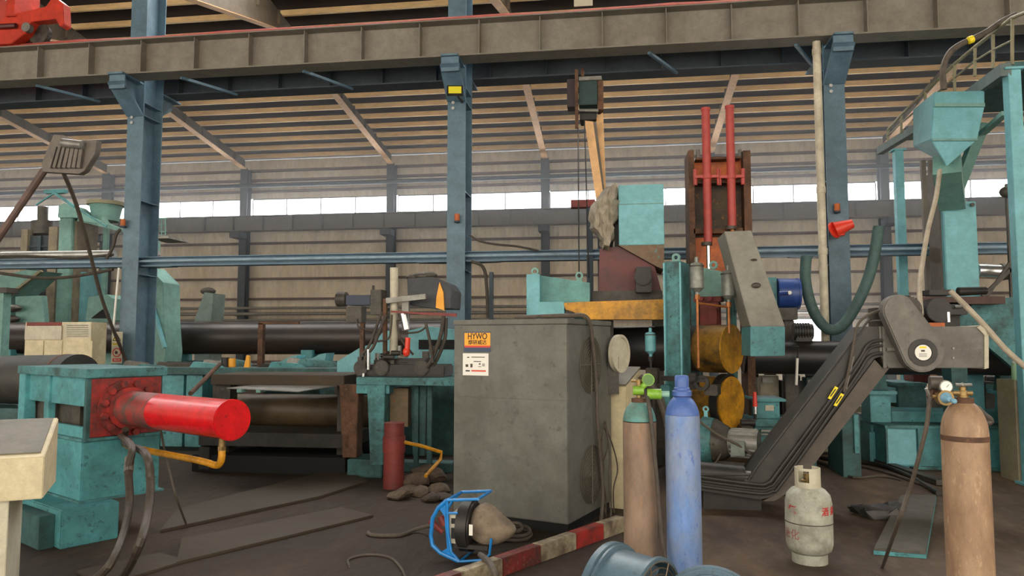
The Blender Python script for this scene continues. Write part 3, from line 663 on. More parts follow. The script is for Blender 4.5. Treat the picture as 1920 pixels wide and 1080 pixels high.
# ================================================================== RED HYDRAULIC CYLINDER MACHINE
q = fl(112, 1031); t = T('hydraulic_press_stand', 'teal machine stand with a bolted flange holding the red cylinder', 'machine stand', o=(q.x, q.y), yaw=60)
ML = t
zpl = t.L(110, 958, 0).z
xr = t.L(222, 1000, 0).x
m = MB(); m.box(0, xr, 0, .9, 0, zpl); t.part('plinth', m, teal, bevel=.01)
m = MB(); m.box(-.12, 0, .12, .8, 0, zpl*.85); t.part('plinth_rib', m, teald, bevel=.005)
f1 = .17
x0, x1 = t.L(152, 890, f1).x, t.L(298, 890, f1).x; zpd = t.L(220, 822, f1).z
m = MB(); m.box(x0, x1, f1, 1.15, zpl, zpd); t.part('pedestal', m, teal, bevel=.008)
m = MB(); m.box(x0-.02, x1+.04, f1-.03, 1.18, zpd, zpd+.025); m.box(x0-.02, x1+.04, f1-.03, 1.18, zpl, zpl+.02); t.part('pedestal_plate', m, tealw, bevel=.003)
zh = t.L(240, 706, f1).z; zh2 = t.L(240, 690, f1).z; x2 = t.L(303, 750, f1).x; x3 = t.L(163, 750, f1).x
m = MB(); m.box(x3, x2, f1, f1+.06, zpd+.025, zh); t.part('front_plate', m, teald, bevel=.005)
m = MB(); m.box(x3-.03, x2+.03, f1-.04, 1.75, zh, zh2); t.part('top_plate', m, tealw, bevel=.006)
m = MB(); m.box(x3, x3+.05, f1+.06, 1.7, zpd+.02, zpd+.12); m.box(x3+.02, x3+.06, f1+.06, 1.7, zpd+.3, zh)
m.box(x3, x3+.06, 1.0, 1.12, zpd-.1, zh); m.box(x3-.02, x3+.08, 1.55, 1.72, zpd-.25, zh); m.box(x2-.06, x2, f1+.06, 1.7, zpd+.02, zh); t.part('side_frame', m, teal, bevel=.005)
m = MB(); m.box(x3+.1, x2-.1, .55, 1.6, zpd-.2, zh-.02); t.part('inner_block', m, oily)
m = MB(); m.box(x3-.4, x2-.05, 1.15, 1.75, 0, zpd); t.part('rear_pedestal', m, teald, bevel=.008)
xa, xb = t.L(170, 760, f1).x, t.L(300, 760, f1).x
m = MB(); m.box(xa, xb, f1-.012, f1, zpd+.03, zh-.01); t.part('flange_plate', m, redw, bevel=.003, label='worn red square plate')
cc = t.L(236, 764, f1); rf = .232
m = MB(); m.cyl((cc.x, f1-.05, cc.z), (cc.x, f1-.012, cc.z), rf*1.12, n=40); t.part('round_flange', m, redw, bevel=.006, label='worn red round flange')
for k in range(12):
    an = 2*PI*(k+.5)/12; bx, bz = cc.x+math.cos(an)*rf*.98, cc.z+math.sin(an)*rf*.98
    m = MB(); m.cyl((bx, f1-.1, bz), (bx, f1-.05, bz), .034, n=6); t.part('bolt', m, redw, bevel=.003)
m = MB(); m.ring((t.L(60,780,f1).x, .2, 1.0), (t.L(60,780,f1).x, .3, 1.0), .1, .05)
m.bm.clear(); m.box(x2-.02, x2+.03, .35, .6, zpd+.1, zpd+.22); t.part('stop_block', m, tealw)
# the red cylinder itself
w = T('hydraulic_cylinder', 'glossy red hydraulic cylinder pointing out of the teal stand', 'hydraulic cylinder', o=(ML.o.x, ML.o.y), yaw=60)
def projx(p):
    v = Vector(p)-CAM; return 960+FX*v.dot(RV)/v.dot(FV)
Lc = .5
for k in range(200):
    if projx(w.l2w((cc.x, f1-Lc, cc.z))) >= 431: break
    Lc += .01
cz = cc.z
endp = w.l2w((cc.x, f1-Lc, cz)); dcam = (endp-CAM).dot(FV); R_ = 38.5*dcam/FX
print('red cyl', Lc, R_, dcam)
m = MB(); m.cyl((cc.x, f1-.03, cz), (cc.x, f1-Lc, cz), R_*.96, n=48); w.part('barrel', m, red, bevel=.004)
m = MB(); m.ring((cc.x, f1-.1, cz), (cc.x, f1-Lc*.38, cz), R_*.968, R_*.9, n=48); w.part('worn_sleeve', m, paint('red_peeled', '#a3302c', .5, dirt='#3a4a44', amt=.95, scale=6, chip='#2c3330', chipamt=.8), label='peeling dull red length near the flange')
m = MB(); m.cyl((cc.x, f1-Lc-.035, cz), (cc.x, f1-Lc+.02, cz), R_, n=48); w.part('end_cap', m, red, bevel=.008)
m = MB(); m.ring((cc.x, f1-.1, cz), (cc.x, f1-.03, cz), R_*1.2, R_*.9, n=40); w.part('collar', m, redw, bevel=.006, label='worn red collar')
m = MB(); ye = f1-Lc+.11; m.cyl((cc.x, ye, cz-R_-.06), (cc.x, ye, cz-R_+.03), .026, n=14); m.cyl((cc.x, ye, cz-R_-.085), (cc.x, ye, cz-R_-.055), .034, n=6); w.part('oil_port', m, brass)
m = MB(); z1 = cz-R_-.085
P = [Vector((cc.x, ye, z1)), Vector((cc.x, ye, z1-.05)), Vector((cc.x, ye+.02, z1-.1)), Vector((cc.x, ye+.09, z1-.125)), Vector((cc.x-.01, ye+.35, z1-.11)), Vector((cc.x-.02, f1-.22, z1-.1)), Vector((cc.x-.05, f1-.12, z1-.06))]
w2 = T('oil_pipe', 'bent yellow oil pipe under the red cylinder', 'pipe', o=(ML.o.x, ML.o.y), yaw=60); m.tube(P, .028, smooth=5, n=12); w2.part('pipe', m, yelpipe)
m = MB(); m.cyl(P[-1]+Vector((-.02, -.0, .0)), P[-1]+Vector((.05, 0, .0)), .036, n=12); w2.part('elbow', m, oily)
g0 = w2.l2w(P[-1])
hosep('hydraulic_hose', 'thick black hose hanging from the yellow pipe, nearer the red cylinder', [g0+Vector((0, 0, .12)), g0, dp(272, 850, 5.6), dp(282, 900, 5.45), dp(278, 960, 5.2), dp(262, 1020, 4.9), fl(228, 1085, .06), fl(190, 1110, .05)], .03, hose)
hosep('hydraulic_hose', 'thick black hose with a steel ferrule hanging beside the teal pedestal', [g0+Vector((-.03, -.02, .06)), dp(247, 838, 5.75), dp(241, 880, 5.6), dp(243, 940, 5.4), dp(232, 1000, 5.1), dp(205, 1060, 4.8), fl(160, 1100, .05)], .028, hose)
t = T('hose_ferrule', 'short steel ferrule clamped on the left black hose', 'hose fitting'); m = MB(); m.cyl(dp(243, 858, 5.68), dp(241, 885, 5.59), .034, n=14); t.part('ferrule', m, steel)
hosep('thin_hose', 'thin dark hose falling from behind the red cylinder to the floor slab', [dp(300, 800, 6.6), dp(312, 860, 6.7), dp(330, 930, 6.6), fl(350, 985, .02)], .01, cable)
# drum behind the stand
t = T('coil_drum', 'dark rubber covered drum behind the teal machine stand', 'drum')
a = at(-60, 712, 8.6); b = at(150, 712, 8.0); m = MB(); m.cyl(a, b, .3, n=48); t.part('drum', m, beltm, bevel=.02)
m = MB(); d = (b-a).normalized(); m.ring(b-d*.25, b-d*.22, .305, .29, n=48); t.part('band', m, rusty)
m = MB(); m.box(a.x, b.x, 8.0, 8.5, 0, .95); t.part('cradle', m, teald)
t = T('support_rod', 'rusty round bar leaning behind the red cylinder', 'bar'); m = MB(); m.cyl(at(357, 738, 8.2), at(412, 683, 9.2), .028, n=12); t.part('support_rod', m, rusty)
t.cat = 'bar'
# scattered floor slabs
for k, (pts, h, lb) in enumerate((( [(300, 1000), (600, 935), (690, 905), (640, 880), (560, 900), (330, 960)], .03, 'long dirty board lying on the floor before the dark pit rack'), ([(330, 1060), (640, 985), (700, 970), (640, 955), (340, 1015)], .025, 'grimy floor plate nearer the bottom edge than the long board'), ([(140, 1075), (300, 1040), (350, 1055), (200, 1100)], .02, 'small dark floor plate by the hanging hoses'))):
    t = T('floor_board', lb, 'board'); m = MB(); m.prism([fl(a, b, .001) for a, b in pts], (0, 0, h)); t.part('floor_board', m, board, bevel=.004)
# steel plate, right floor
t = T('steel_plate', 'flat grey steel plate with teal edges lying on the floor right of the gas bottle', 'plate'); P = [fl(a, b, 0) for a, b in ((1690, 936), (1756, 936), (1737, 1048), (1638, 1040))]
m = MB(); m.prism([p+Vector((0,0,.001)) for p in P], (0, 0, .03)); t.part('edge_frame', m, teal); m = MB(); c = sum(P, Vector())/4; m.prism([c+(p-c)*.985+Vector((0,0,.031)) for p in P], (0, 0, .02)); t.part('top_sheet', m, paint('plate_grey', '#5d584e', .6, dirt='#3d3932', amt=.6, scale=5))
# ================================================================== CHIP CONVEYOR
YV = 8.0
t = T('chip_conveyor', 'grey inclined belt conveyor with a rounded belt guard on its head', 'conveyor', o=(0, YV))
def pl(pts): return [(x, y) for x, y in pts]
m = MB(); ppoly(t, m, [(1688,612),(1836,612),(1850,624),(1850,690),(1700,690),(1665,690),(1652,668),(1655,612)], 0, .55); t.part('head_box', m, convg, bevel=.008)
m = MB(); ppoly(t, m, [(1838,610),(1854,622),(1854,690),(1846,692),(1846,628),(1832,614)], -.015, .56); t.part('end_frame', m, creamw)
m = MB(); ppoly(t, m, [(1600,612),(1655,612),(1655,668),(1640,672),(1470,900),(1448,932),(1425,937),(1300,918),(1300,895),(1405,898),(1412,885),(1625,612)][1:], .0, .5); t.part('incline', m, beltm, bevel=.006)
m = MB()
for off, (r) in ((0, .018), (10, .014), (24, .018)):
    pts = [(1655, 638+off), (1640, 640+off), (1625, 650+off*1.0), (1600, 690+off), (1462+off*.4, 880+off*.8), (1440+off*.3, 905+off*.7), (1415, 908+off*.7), (1300, 893+off*.7)]
    m.tube([t.L(a, b, -.02) for a, b in pts], r, smooth=4, n=8)
t.part('side_rail', m, beltm)
m = MB(); m.tube([t.L(a, b, -.006) for a, b in ((1655,602),(1630,604),(1612,622),(1418,878),(1405,890),(1300,890))], .012, smooth=3, n=8); t.part('upper_edge', m, beltm)
m = MB(); ppoly(t, m, [(1655,690),(1668,690),(1492,915),(1452,940),(1430,940),(1448,930),(1470,905),(1640,674)], .02, .5); t.part('lower_skirt', m, paint('skirt_brown', '#5a5148', .6, dirt='#3a342d', amt=.6), bevel=.003)
m = MB(); pbox(t, m, 1655, 612, 1661, 690, -.012, 0); pbox(t, m, 1649, 612, 1653, 660, -.012, 0); t.part('flange_joint', m, convg)
# belt guard: stadium
def stadium(c0, r0, c1, r1, n=14):
    a = math.atan2(c1[1]-c0[1], c1[0]-c0[0]); P = []
    for i in range(n+1):
        q = a+PI/2+PI*i/n; P.append((c0[0]+r0*math.cos(q), c0[1]+r0*math.sin(q)))
    for i in range(n+1):
        q = a-PI/2+PI*i/n; P.append((c1[0]+r1*math.cos(q), c1[1]+r1*math.sin(q)))
    return P
m = MB(); ppoly(t, m, stadium((1686,582), 30, (1731,657), 41), -.16, -.005); g = t.part('belt_guard', m, convg, bevel=.012)
m = MB(); c = t.L(1730, 661, -.16); m.ring(c, c+Vector((0, -.012, 0)), .135, .085, n=32); m.cyl(c, c+Vector((0, .001, 0)), .09, n=24); t.part('guard_hub', m, beltm, parent=g)
m = MB(); m.cyl(c, c+Vector((0, -.014, 0)), .077, n=32); l = t.part('round_label', m, white, parent=g, label='round white label with a yellow arc')
m = MB(); pbox(t, m, 1724, 649.5, 1737, 653, -.1745, -.176); t.part('label_arc', m, hyel, parent=g)
m = MB(); pbox(t, m, 1727, 656, 1734, 659.5, -.1745, -.176)
for z in (663, 665.5, 668): pbox(t, m, 1723, z, 1738, z+.8, -.1745, -.176)
t.part('label_lettering', m, cable, parent=g)
m = MB(); c = t.L(1704, 580, .0); m.cyl(c+Vector((0, .0, 0)), c+Vector((0, .42, 0)), .13, n=28)
for k in range(24):
    an = 2*PI*k/24; m.bar(c+Vector((math.cos(an)*.137, .05, math.sin(an)*.137)), c+Vector((math.cos(an)*.137, .4, math.sin(an)*.137)), .012, .02)
mo = t.part('drive_motor', m, oily)
m = MB(); pbox(t, m, 1640, 577, 1668, 612, .1, .3); t.part('junction_box', m, oily, bevel=.004, parent=mo)
m = MB()
for a, b in ((1560,725),(1571,738)):
    P = [t.L(x, y, -.048) for x, y in ((a-8, b+22), (a-2, b+24), (a+12, b+2), (a+6, b-1))]; m.prism(P, (0, .006, 0))
t.part('warning_label', m, hyel)
m = MB()
for a, b in ((1560,725),(1571,738)):
    P = [t.L(x, y, -.0495) for x, y in ((a-4, b+18), (a-2, b+19), (a+8, b+5), (a+6, b+4))]; m.prism(P, (0, .003, 0))
t.part('label_lettering', m, black)
m = MB()
for a, b in ((1788,653),(1788,671),(1674,640),(1690,648),(1674,655)): c = t.L(a, b, -.01); m.cyl(c, c+Vector((0, .012, 0)), .012, n=8)
t.part('bolt', m, steel)
m = MB(); m.bar(t.L(1600, 668, -.02), t.L(1585, 730, -.02), .03, .02); m.bar(t.L(1662,655,-.03), t.L(1700,655,-.03), .03,.03); t.part('tie_strap', m, convg)
m = MB(); m.box(t.L(1320,900,0).x, t.L(1430,900,0).x, .1, .5, 0, t.L(1380,915,.1).z); t.part('foot', m, blk)
ct = T('conduit', 'thin black conduit bending over the top of the conveyor', 'cable'); m = MB(); m.tube([at(a, b, YV-.04) for a, b in ((1655,580),(1625,592),(1607,612),(1600,650),(1592,690),(1582,735))], .014, smooth=6, n=8); ct.part('conduit', m, cable)
# ================================================================== BLACK PIPES
def big_pipe(label, xa, xb, y, ytop, ybot, px, mat=pipem, name='steel_pipe'):
    z1, z0 = at(px, ytop, y-.25).z, at(px, ybot, y-.25).z; r = (z1-z0)/2; c = (z0+z1)/2
    t = T(name, label, 'pipe'); m = MB(); m.cyl((xa, y, c), (xb, y, c), r, n=48, cap=False); m.cyl((xa, y, c), (xb, y, c), r-.012, n=48, cap=False)
    m.ring((xa, y, c), (xa-.001, y, c), r, r-.012, n=48); m.ring((xb, y, c), (xb+.001, y, c), r, r-.012, n=48); t.part(name, m, mat); return c, r
pc, pr_ = big_pipe('long black spiral-welded pipe lying behind the left column at eye height', at(-120,630,15.5).x, at(838,630,15.5).x, 15.5, 602, 665, 600)
for px in (40, 330, 590, 780):
    p = at(px, 665, 15.5); t = T('pipe_stand', {40: 'teal roller stand under the far left end of the black pipe', 330: 'teal roller stand under the black pipe just right of the left column', 590: 'teal roller stand under the middle of the left black pipe', 780: 'teal roller stand under the black pipe behind the welding machine'}[px], 'pipe stand', group='roller stands under the left pipe')
    z = pc-pr_; m = MB(); m.box(p.x-.35, p.x+.35, 15.2, 15.8, 0, z-.18); m.box(p.x-.45, p.x+.45, 15.1, 15.9, z-.2, z-.15); t.part('base', m, tealw, bevel=.01)
    m = MB(); m.prism([(p.x-.12, 15.05, z-.15), (p.x-.12, 15.3, z-.15), (p.x-.12, 15.2, z+.1), (p.x-.12, 15.05, z+.1)], (.24, 0, 0)); m.prism([(p.x-.12, 15.7, z-.15), (p.x-.12, 15.95, z-.15), (p.x-.12, 15.95, z+.1), (p.x-.12, 15.8, z+.1)], (.24, 0, 0)); t.part('cradle', m, teal)
pc2, pr2 = big_pipe('long black pipe on the right running behind the conveyor head', at(1392,660,11.6).x, at(2050,660,11.6).x, 11.6, 639, 703, 1500)
for k, px in enumerate((1640, 1895)):
    p = at(px, 700, 11.6); t = T('pipe_stand', ['teal pedestal under the right black pipe behind the conveyor head', 'teal pedestal under the far right end of the black pipe'][k], 'pipe stand'); z = pc2-pr2
    m = MB(); m.box(p.x-.14, p.x+.14, 11.4, 11.8, .45, z-.25); m.box(p.x-.2, p.x+.2, 11.3, 11.9, z-.27, z-.22); m.box(p.x-.18, p.x+.18, 11.35, 11.85, 0, .45); t.part('base', m, teal, bevel=.006)
    m = MB(); m.prism([(p.x-.18, 11.6, z-.22), (p.x+.18, 11.6, z-.22), (p.x+.14, 11.6, z-.005), (p.x-.14, 11.6, z-.005)], (0, .15, 0)); t.part('cradle', m, teald)
t = T('chalk_stick', 'white rod hanging in front of the right black pipe', 'rod'); m = MB(); m.cyl(at(1495, 672, 11.25), at(1493, 722, 11.2), .02, n=8); t.part('rod', m, white)
m = MB(); m.tube([at(1484,650,11.25), at(1497,650,11.25), at(1495,672,11.25)], .012, n=6); t.part('hook', m, blk)
# ================================================================== TEAL PLATFORM on the right
t = T('machine_bed', 'low teal welded machine bed on the floor right of the conveyor', 'machine bed', o=(0, 11.0))
fp = lambda px, py, yy: t.L(px, py, yy)
zt_ = fp(1690, 797, 0).z
xA, xB, xC = fp(1662,850,0).x, fp(1722,850,0).x, fp(1890,850,0).x
m = MB(); m.prism([(fp(1612,840,.9).x, .9, 0), (xA, 0, 0), (xC+2.2, 0, 0), (xC+2.2, 1.6, 0), (fp(1612,840,.9).x, 1.6, 0)], (0, 0, zt_-.04)); t.part('body', m, teal, bevel=.006)
m = MB(); m.prism([(fp(1612,840,.9).x-.03, .86, zt_-.04), (xA-.02, -.04, zt_-.04), (xC+2.24, -.04, zt_-.04), (xC+2.24, 1.64, zt_-.04), (fp(1612,840,.9).x-.03, 1.64, zt_-.04)], (0, 0, .035)); t.part('top_flange', m, tealw)
m = MB(); m.box(xA-.03, xC+2.2, -.05, 0, .0, .04); 
for xx in (xA, xB, xC-.5, xC+.4): m.box(xx-.012, xx+.012, -.04, 0, .04, zt_-.04)
t.part('rib', m, tealw)
m = MB(); m.box(xA+.02, xB-.03, -.012, 0, .06, zt_-.06); t.part('bright_panel', m, tealc, label='brighter turquoise panel')
zu = fp(1750, 772, .5).z
m = MB(); m.box(fp(1672,790,.5).x, xC+2, .5, 1.2, zt_-.005, zu); t.part('upper_rail', m, teal, bevel=.006)
def block(name, label, cat, x0, y0, x1, y1, f, b, mat, floor=False, group=None, bevel=.006):
    t = T(name, label, cat, group=group); m = MB()
    if floor: pfloor(t, m, x0, y0, x1, f, b)
    else: pbox(t, m, x0, y0, x1, y1, f, b)
    t.part('body', m, mat, bevel=bevel); return t
def add(t, nm, rects, mat, bevel=.004, **k):
    m = MB()
    for x0, y0, x1, y1, f, b in rects: pbox(t, m, x0, y0, x1, y1, f, b)
    return t.part(nm, m, mat, bevel=bevel, **k)
t = block('gearbox', 'dark teal gearbox behind the low base under the black pipe', 'gearbox', 1684, 722, 1736, 772, 12.4, 13.3, teald, floor=True); add(t, 'lid', [(1682,718,1738,724,12.35,13.35)], tealw); add(t, 'side_box', [(1652,727,1682,755,12.5,13.0)], tealc)
t = block('motor_unit', 'dark red motor between the black pipe and the dark teal gearbox', 'motor', 1713, 700, 1746, 716, 12.7, 13.1, reddk); add(t, 'foot', [(1716,716,1742,719,12.75,13.05)], blk)
t = block('tool_cabinet', 'dark teal locker under the sloping conveyor', 'locker', 1578, 775, 1612, 850, 10.2, 10.9, teald, floor=True); add(t, 'corner_post', [(1602,778,1611,850,10.17,10.2)], teal); 
t = block('scrap_table', 'pale board stack lying behind the low teal base', 'board stack', 1500, 762, 1680, 772, 12.3, 14.0, olive, floor=False, bevel=.003); add(t, 'legs', [(1520,772,1528,800,12.4,12.5),(1660,772,1668,800,12.4,12.5)], teald)
# small teal lathe left of the conveyor
t = T('bench_machine', 'small teal machine tool with a white plate seen left of the conveyor', 'machine tool')
m = MB(); pbox(t, m, 1408, 786, 1500, 800, 10.8, 11.5); pfloor(t, m, 1415, 800, 1500, 10.9, 11.4); t.part('bed', m, tealw, bevel=.006)
m = MB(); pbox(t, m, 1418, 752, 1462, 786, 10.9, 11.4); pbox(t, m, 1412, 748, 1474, 753, 10.8, 11.5); t.part('headstock', m, teal, bevel=.006)
m = MB(); pbox(t, m, 1435, 760, 1451, 770, 10.885, 10.9); t.part('name_plate', m, creamw)
m = MB(); pbox(t, m, 1466, 783, 1482, 794, 10.7, 10.79); t.part('tray', m, white)
m = MB(); pbox(t, m, 1427, 806, 1470, 810, 10.85, 10.9); pbox(t, m, 1427, 813, 1470, 816, 10.85, 10.9); t.part('guide_rail', m, steel)
t = T('marker_bottle', 'small bottle with a red top standing on the teal machine tool', 'bottle'); m = MB(); c = at(1416, 776, 10.7); m.cyl(c, c+Vector((0, 0, .1)), .03, n=12); t.part('body', m, chrome)
m = MB(); m.cyl(c+Vector((0,0,.1)), c+Vector((0, 0, .3)), .035, .025, n=12); t.part('red_cap', m, redplas)
m = MB(); m.cyl(Vector((c.x, c.y, at(1416,786,10.8).z-.0)), c, .02, n=8); t.part('stem', m, blk)
# ================================================================== SPIRAL MILL (frame turned -19.6)
q = fl(1248, 905); q = at(1248, 700, 9.6)
t = T('spiral_pipe_mill', 'teal pipe forming mill stand with lifting lugs and a tall front post', 'machine', o=(q.x, q.y), yaw=-19.6); MM = t
zt_ = t.L(1262, 490, 0).z
xa, xb = 0, t.L(1279, 600, 0).x
m = MB(); m.box(xa, xb, 0, .4, 0, zt_); t.part('front_post', m, tealw, bevel=.008)
m = MB(); m.box(xa-.0, xa+.02, -.05, 0, 0, zt_-.02); m.box(xb-.02, xb, -.03, 0, 0, zt_-.02); t.part('post_edge', m, tealc)
m = MB(); c = t.L(1268, 483, .2); m.ring(c+Vector((0,-.02,0)), c+Vector((0,.02,0)), .055, .025, n=20); m.box(c.x-.05, c.x+.05, .17, .23, zt_-.01, c.z-.03); t.part('lifting_lug', m, tealp)
zz = t.L(1340, 503, 1.4).z
m = MB(); m.prism([t.L(a, b, 1.3) for a, b in ((1296,506),(1320,502),(1350,508),(1374,530),(1374,560),(1376,620),(1362,620),(1362,565),(1300,560))], (0, .2, 0)); t.part('rear_yoke', m, tealp, bevel=.006)
m = MB(); m.box(t.L(1296,600,1.3).x, t.L(1310,600,1.3).x, 1.3, 1.5, 0, zz-.1); m.box(t.L(1362,600,1.3).x, t.L(1376,600,1.3).x, 1.3, 1.5, 0, zz-.2); t.part('yoke_post', m, tealw)
m = MB(); c = t.L(1338, 497, 1.4); m.ring(c+Vector((0,-.02,0)), c+Vector((0,.02,0)), .06, .028, n=20); t.part('lifting_lug', m, tealp)
m = MB(); pbox(t, m, 1300, 556, 1352, 566, 1.1, 1.3); pbox(t, m, 1312, 566, 1348, 615, 1.15, 1.3); pbox(t, m, 1328, 578, 1344, 608, 1.05, 1.15); t.part('red_carriage', m, reddk, bevel=.01, label='dark red sliding carriage')
m = MB()
for a, b in ((1316,560),(1332,560)): c = t.L(a, b, 1.09); m.cyl(c-Vector((0,.04,0)), c+Vector((0,.02,0)), .03, n=10)
t.part('bolt', m, redw)
m = MB(); m.box(t.L(1296,900,.3).x-.2, t.L(1420,900,.3).x, .4, 1.3, 0, .35); t.part('bed', m, oily, bevel=.01)
def drum(label, px, py, rpx, x_end_px, yl, ring=None):
    c = MM.L(px, py, yl); w = MM.l2w(c); r = rpx*(w-CAM).dot(FV)/FX
    t = T('roll_drum', label, 'drum', o=(w.x, w.y), yaw=-36)
    x0 = t.L(x_end_px, py, 0).x; wz = c.z; c = Vector((0, 0, wz)); yl = 0
    m = MB(); m.cyl((x0, yl, c.z), (c.x-.42, yl, c.z), r*.97, n=48); t.part('barrel', m, pipem, bevel=.004)
    m = MB(); m.cyl((c.x-.42, yl, c.z), (c.x, yl, c.z), r*.985, n=48); t.part('painted_end', m, paint('drum_yellow_dirty', '#a87a20', .55, dirt='#24211d', amt=.95, scale=3), label='sooty yellow painted end band')
    m = MB(); m.cyl((c.x, yl, c.z), (c.x+.015, yl, c.z), r, n=48); t.part('end_disc', m, yellow, bevel=.003, label='ochre yellow end disc')
    if ring: m = MB(); m.ring((c.x-.12, yl, c.z), (c.x-.02, yl, c.z), r*1.1, r*.96, n=48); t.part('clamp_ring', m, blk, bevel=.005)
    return t, c, r
drum('black drum with an ochre yellow end, the upper of the two', 1371, 654, 46, 1130, .85)
t2_, c, r = drum('lower black drum with a blotched yellow end and a dark clamp ring', 1371, 755, 49, 1302, .85, ring=True)
m = MB(); m.box(c.x-.5, c.x-.3, -.15, .15, .35, c.z-r*.9); t2_.part('cradle', m, oily)
# oil pots
def oilpot(label, px, py0, py1, yl, mat, pipe_to, r=.085, w=None):
    t = T('oil_pot', label, 'oil pot', o=(MM.o.x, MM.o.y), yaw=-19.6); c0, c1 = MM.L(px, py1, yl), MM.L(px, py0, yl); h = c1.z-c0.z
    c = (c0.x, c0.y, 0); z = c0.z
    m = MB(); m.lathe([(.02, z-.05), (.025, z), (r*.6, z+h*.04), (r, z+h*.12), (r, z+h*.75), (r*.85, z+h*.82), (r*.3, z+h*.85), (r*.28, z+h)], c=c, n=24); t.part('pot', m, mat)
    m = MB(); m.ring((c0.x, c0.y, z+h*.72), (c0.x, c0.y, z+h*.76), r*1.08, r*.9); t.part('cap_band', m, oily)
    e = MM.L(px, pipe_to, yl); m = MB(); m.cyl((c0.x, c0.y, e.z), (c0.x, c0.y, z-.04), .018, n=10); m.cyl((c0.x, c0.y, z-.09), (c0.x, c0.y, z-.03), .035, n=6); t.part('down_pipe', m, copper if mat != tealc else blk); return t
oilpot('grey oil pot on a copper pipe beside the tall teal post', 1307, 482, 548, -.0, paint('pot_grey', '#8d9088', .45, metal=.3, dirt='#5b5c55', amt=.6, scale=7), 690)
oilpot('grey oil pot on a short copper pipe beside the sloping housing', 1366, 497, 562, .35, paint('pot_grey', '#8d9088'), 625)
oilpot('small bright blue oil pot in front of the black drum', 1220, 615, 664, .1, tealc, 850, r=.07)
t = T('cross_pipe', 'thin copper pipe linking the two grey oil pots', 'pipe', o=(MM.o.x, MM.o.y), yaw=-19.6); m = MB(); m.cyl(MM.L(1307, 568, 0), MM.L(1366, 576, .35), .014, n=8); t.part('cross_pipe', m, copper)
# handle arm over the blue cylinder, gear motor
t = MM
m = MB(); m.bar(MM.L(1240,709,-.25), MM.L(1322,712,-.25), .06, .06); t.part('lever_arm', m, blk, label='dark iron lever arm'); m = MB(); c = MM.L(1316, 718, -.25); m.ring(c-Vector((0,.03,0)), c+Vector((0,.03,0)), .09, .05); t.part('lever_eye', m, blk)
t = T('gear_motor', 'round teal and grey gear motor on the floor right of the blue cylinder', 'motor', o=(MM.o.x, MM.o.y), yaw=-19.6)
yl = -.6
c = MM.L(1318, 826, yl); m = MB(); m.cyl(c, c+Vector((.14, 0, 0)), .28, .26, n=28); t.part('ring_flange', m, tealw, bevel=.01)
m = MB(); m.cyl(c+Vector((.14, 0, 0)), c+Vector((.3, 0, 0)), .26, .17, n=28)
for k in range(8):
    an = 2*PI*k/8; m.cyl(c+Vector((.12, math.cos(an)*.23, math.sin(an)*.23)), c+Vector((.18, math.cos(an)*.23, math.sin(an)*.23)), .025, n=6)
t.part('bell_housing', m, oily, bevel=.004)
m = MB(); m.cyl(c+Vector((.3, 0, 0)), c+Vector((.62, 0, 0)), .15, n=24)
for k in range(16):
    an = 2*PI*k/16; m.bar(c+Vector((.32, math.cos(an)*.155, math.sin(an)*.155)), c+Vector((.6, math.cos(an)*.155, math.sin(an)*.155)), .01, .02)
t.part('motor_body', m, steel)
m = MB(); m.box(c.x+.35, c.x+.5, -.8, -.7, c.z-.12, c.z+.04); t.part('terminal_box', m, paint('grey_green', '#7a857c', .5, amt=.4), bevel=.005)
m = MB(); m.box(c.x, c.x+.6, yl-.12, yl+.12, 0, c.z-.2); t.part('foot', m, oily); m = MB(); c5 = c+Vector((.04, 0, .26)); m.ring(c5+Vector((0,-.01,.1)), c5+Vector((0,.01,.1)), .035, .018, n=16); m.box(c5.x-.02, c5.x+.02, yl-.01, yl+.01, c5.z-.02, c5.z+.07); t.part('lifting_eye', m, tealc)
for k, (pts, lb) in enumerate((([(1200,705),(1225,730),(1240,760),(1250,800)], 'thick dark hose curving behind the blue cylinder neck'), ([(1178,712),(1215,718),(1240,745),(1248,780)], 'second dark hose curving between the brown and blue cylinders'), ([(1312,790),(1345,815),(1385,835),(1420,860)], 'thin cable sagging over the gear motor'), ([(1312,880),(1340,868),(1352,850)], 'thin pale wire looping under the gear motor'))):
    hosep('machine_hose', lb, [at(a, b, 8.3+.1*k) for a, b in pts], (.03, .022, .014, .01)[k], (hose, hose, cable, cable)[k])
t = T('roller_shaft', 'dark cylindrical roller on the floor before the conveyor foot', 'roller'); m = MB(); m.cyl(at(1300, 884, 8.1), at(1395, 893, 8.1), .11, n=28); t.part('roller', m, blk, bevel=.01); m = MB(); m.cyl(at(1395, 893, 8.1), at(1408, 894, 8.1), .06, n=16); t.part('journal', m, steel)
# grey sloping belt housing with teal foot
t = T('sloping_housing', 'tall grey sloping sheet housing with a bright teal lower end', 'machine housing')
m = MB(); ppoly(t, m, [(1358,434),(1409,432),(1472,612),(1407,612),(1405,606)], 9.3, 9.95); t.part('upper_casing', m, housg, bevel=.008)
m = MB(); ppoly(t, m, [(1407,612),(1472,612),(1472,667),(1407,668)], 9.3, 9.95); t.part('lower_casing', m, teal, bevel=.008, label='bright teal lower end')
m = MB(); c = at(1418, 535, 9.28); m.ball(c, .035, 1.6, .6, 1, sub=2); c = at(1414, 487, 9.28); m.ball(c, .02, 2, .5, .7, sub=2); t.part('latch', m, oily)
m = MB(); m.bar(at(1400, 560, 10.0), at(1395, 560, 10.9), .3, .3); t.part('rear_bracket', m, teald)
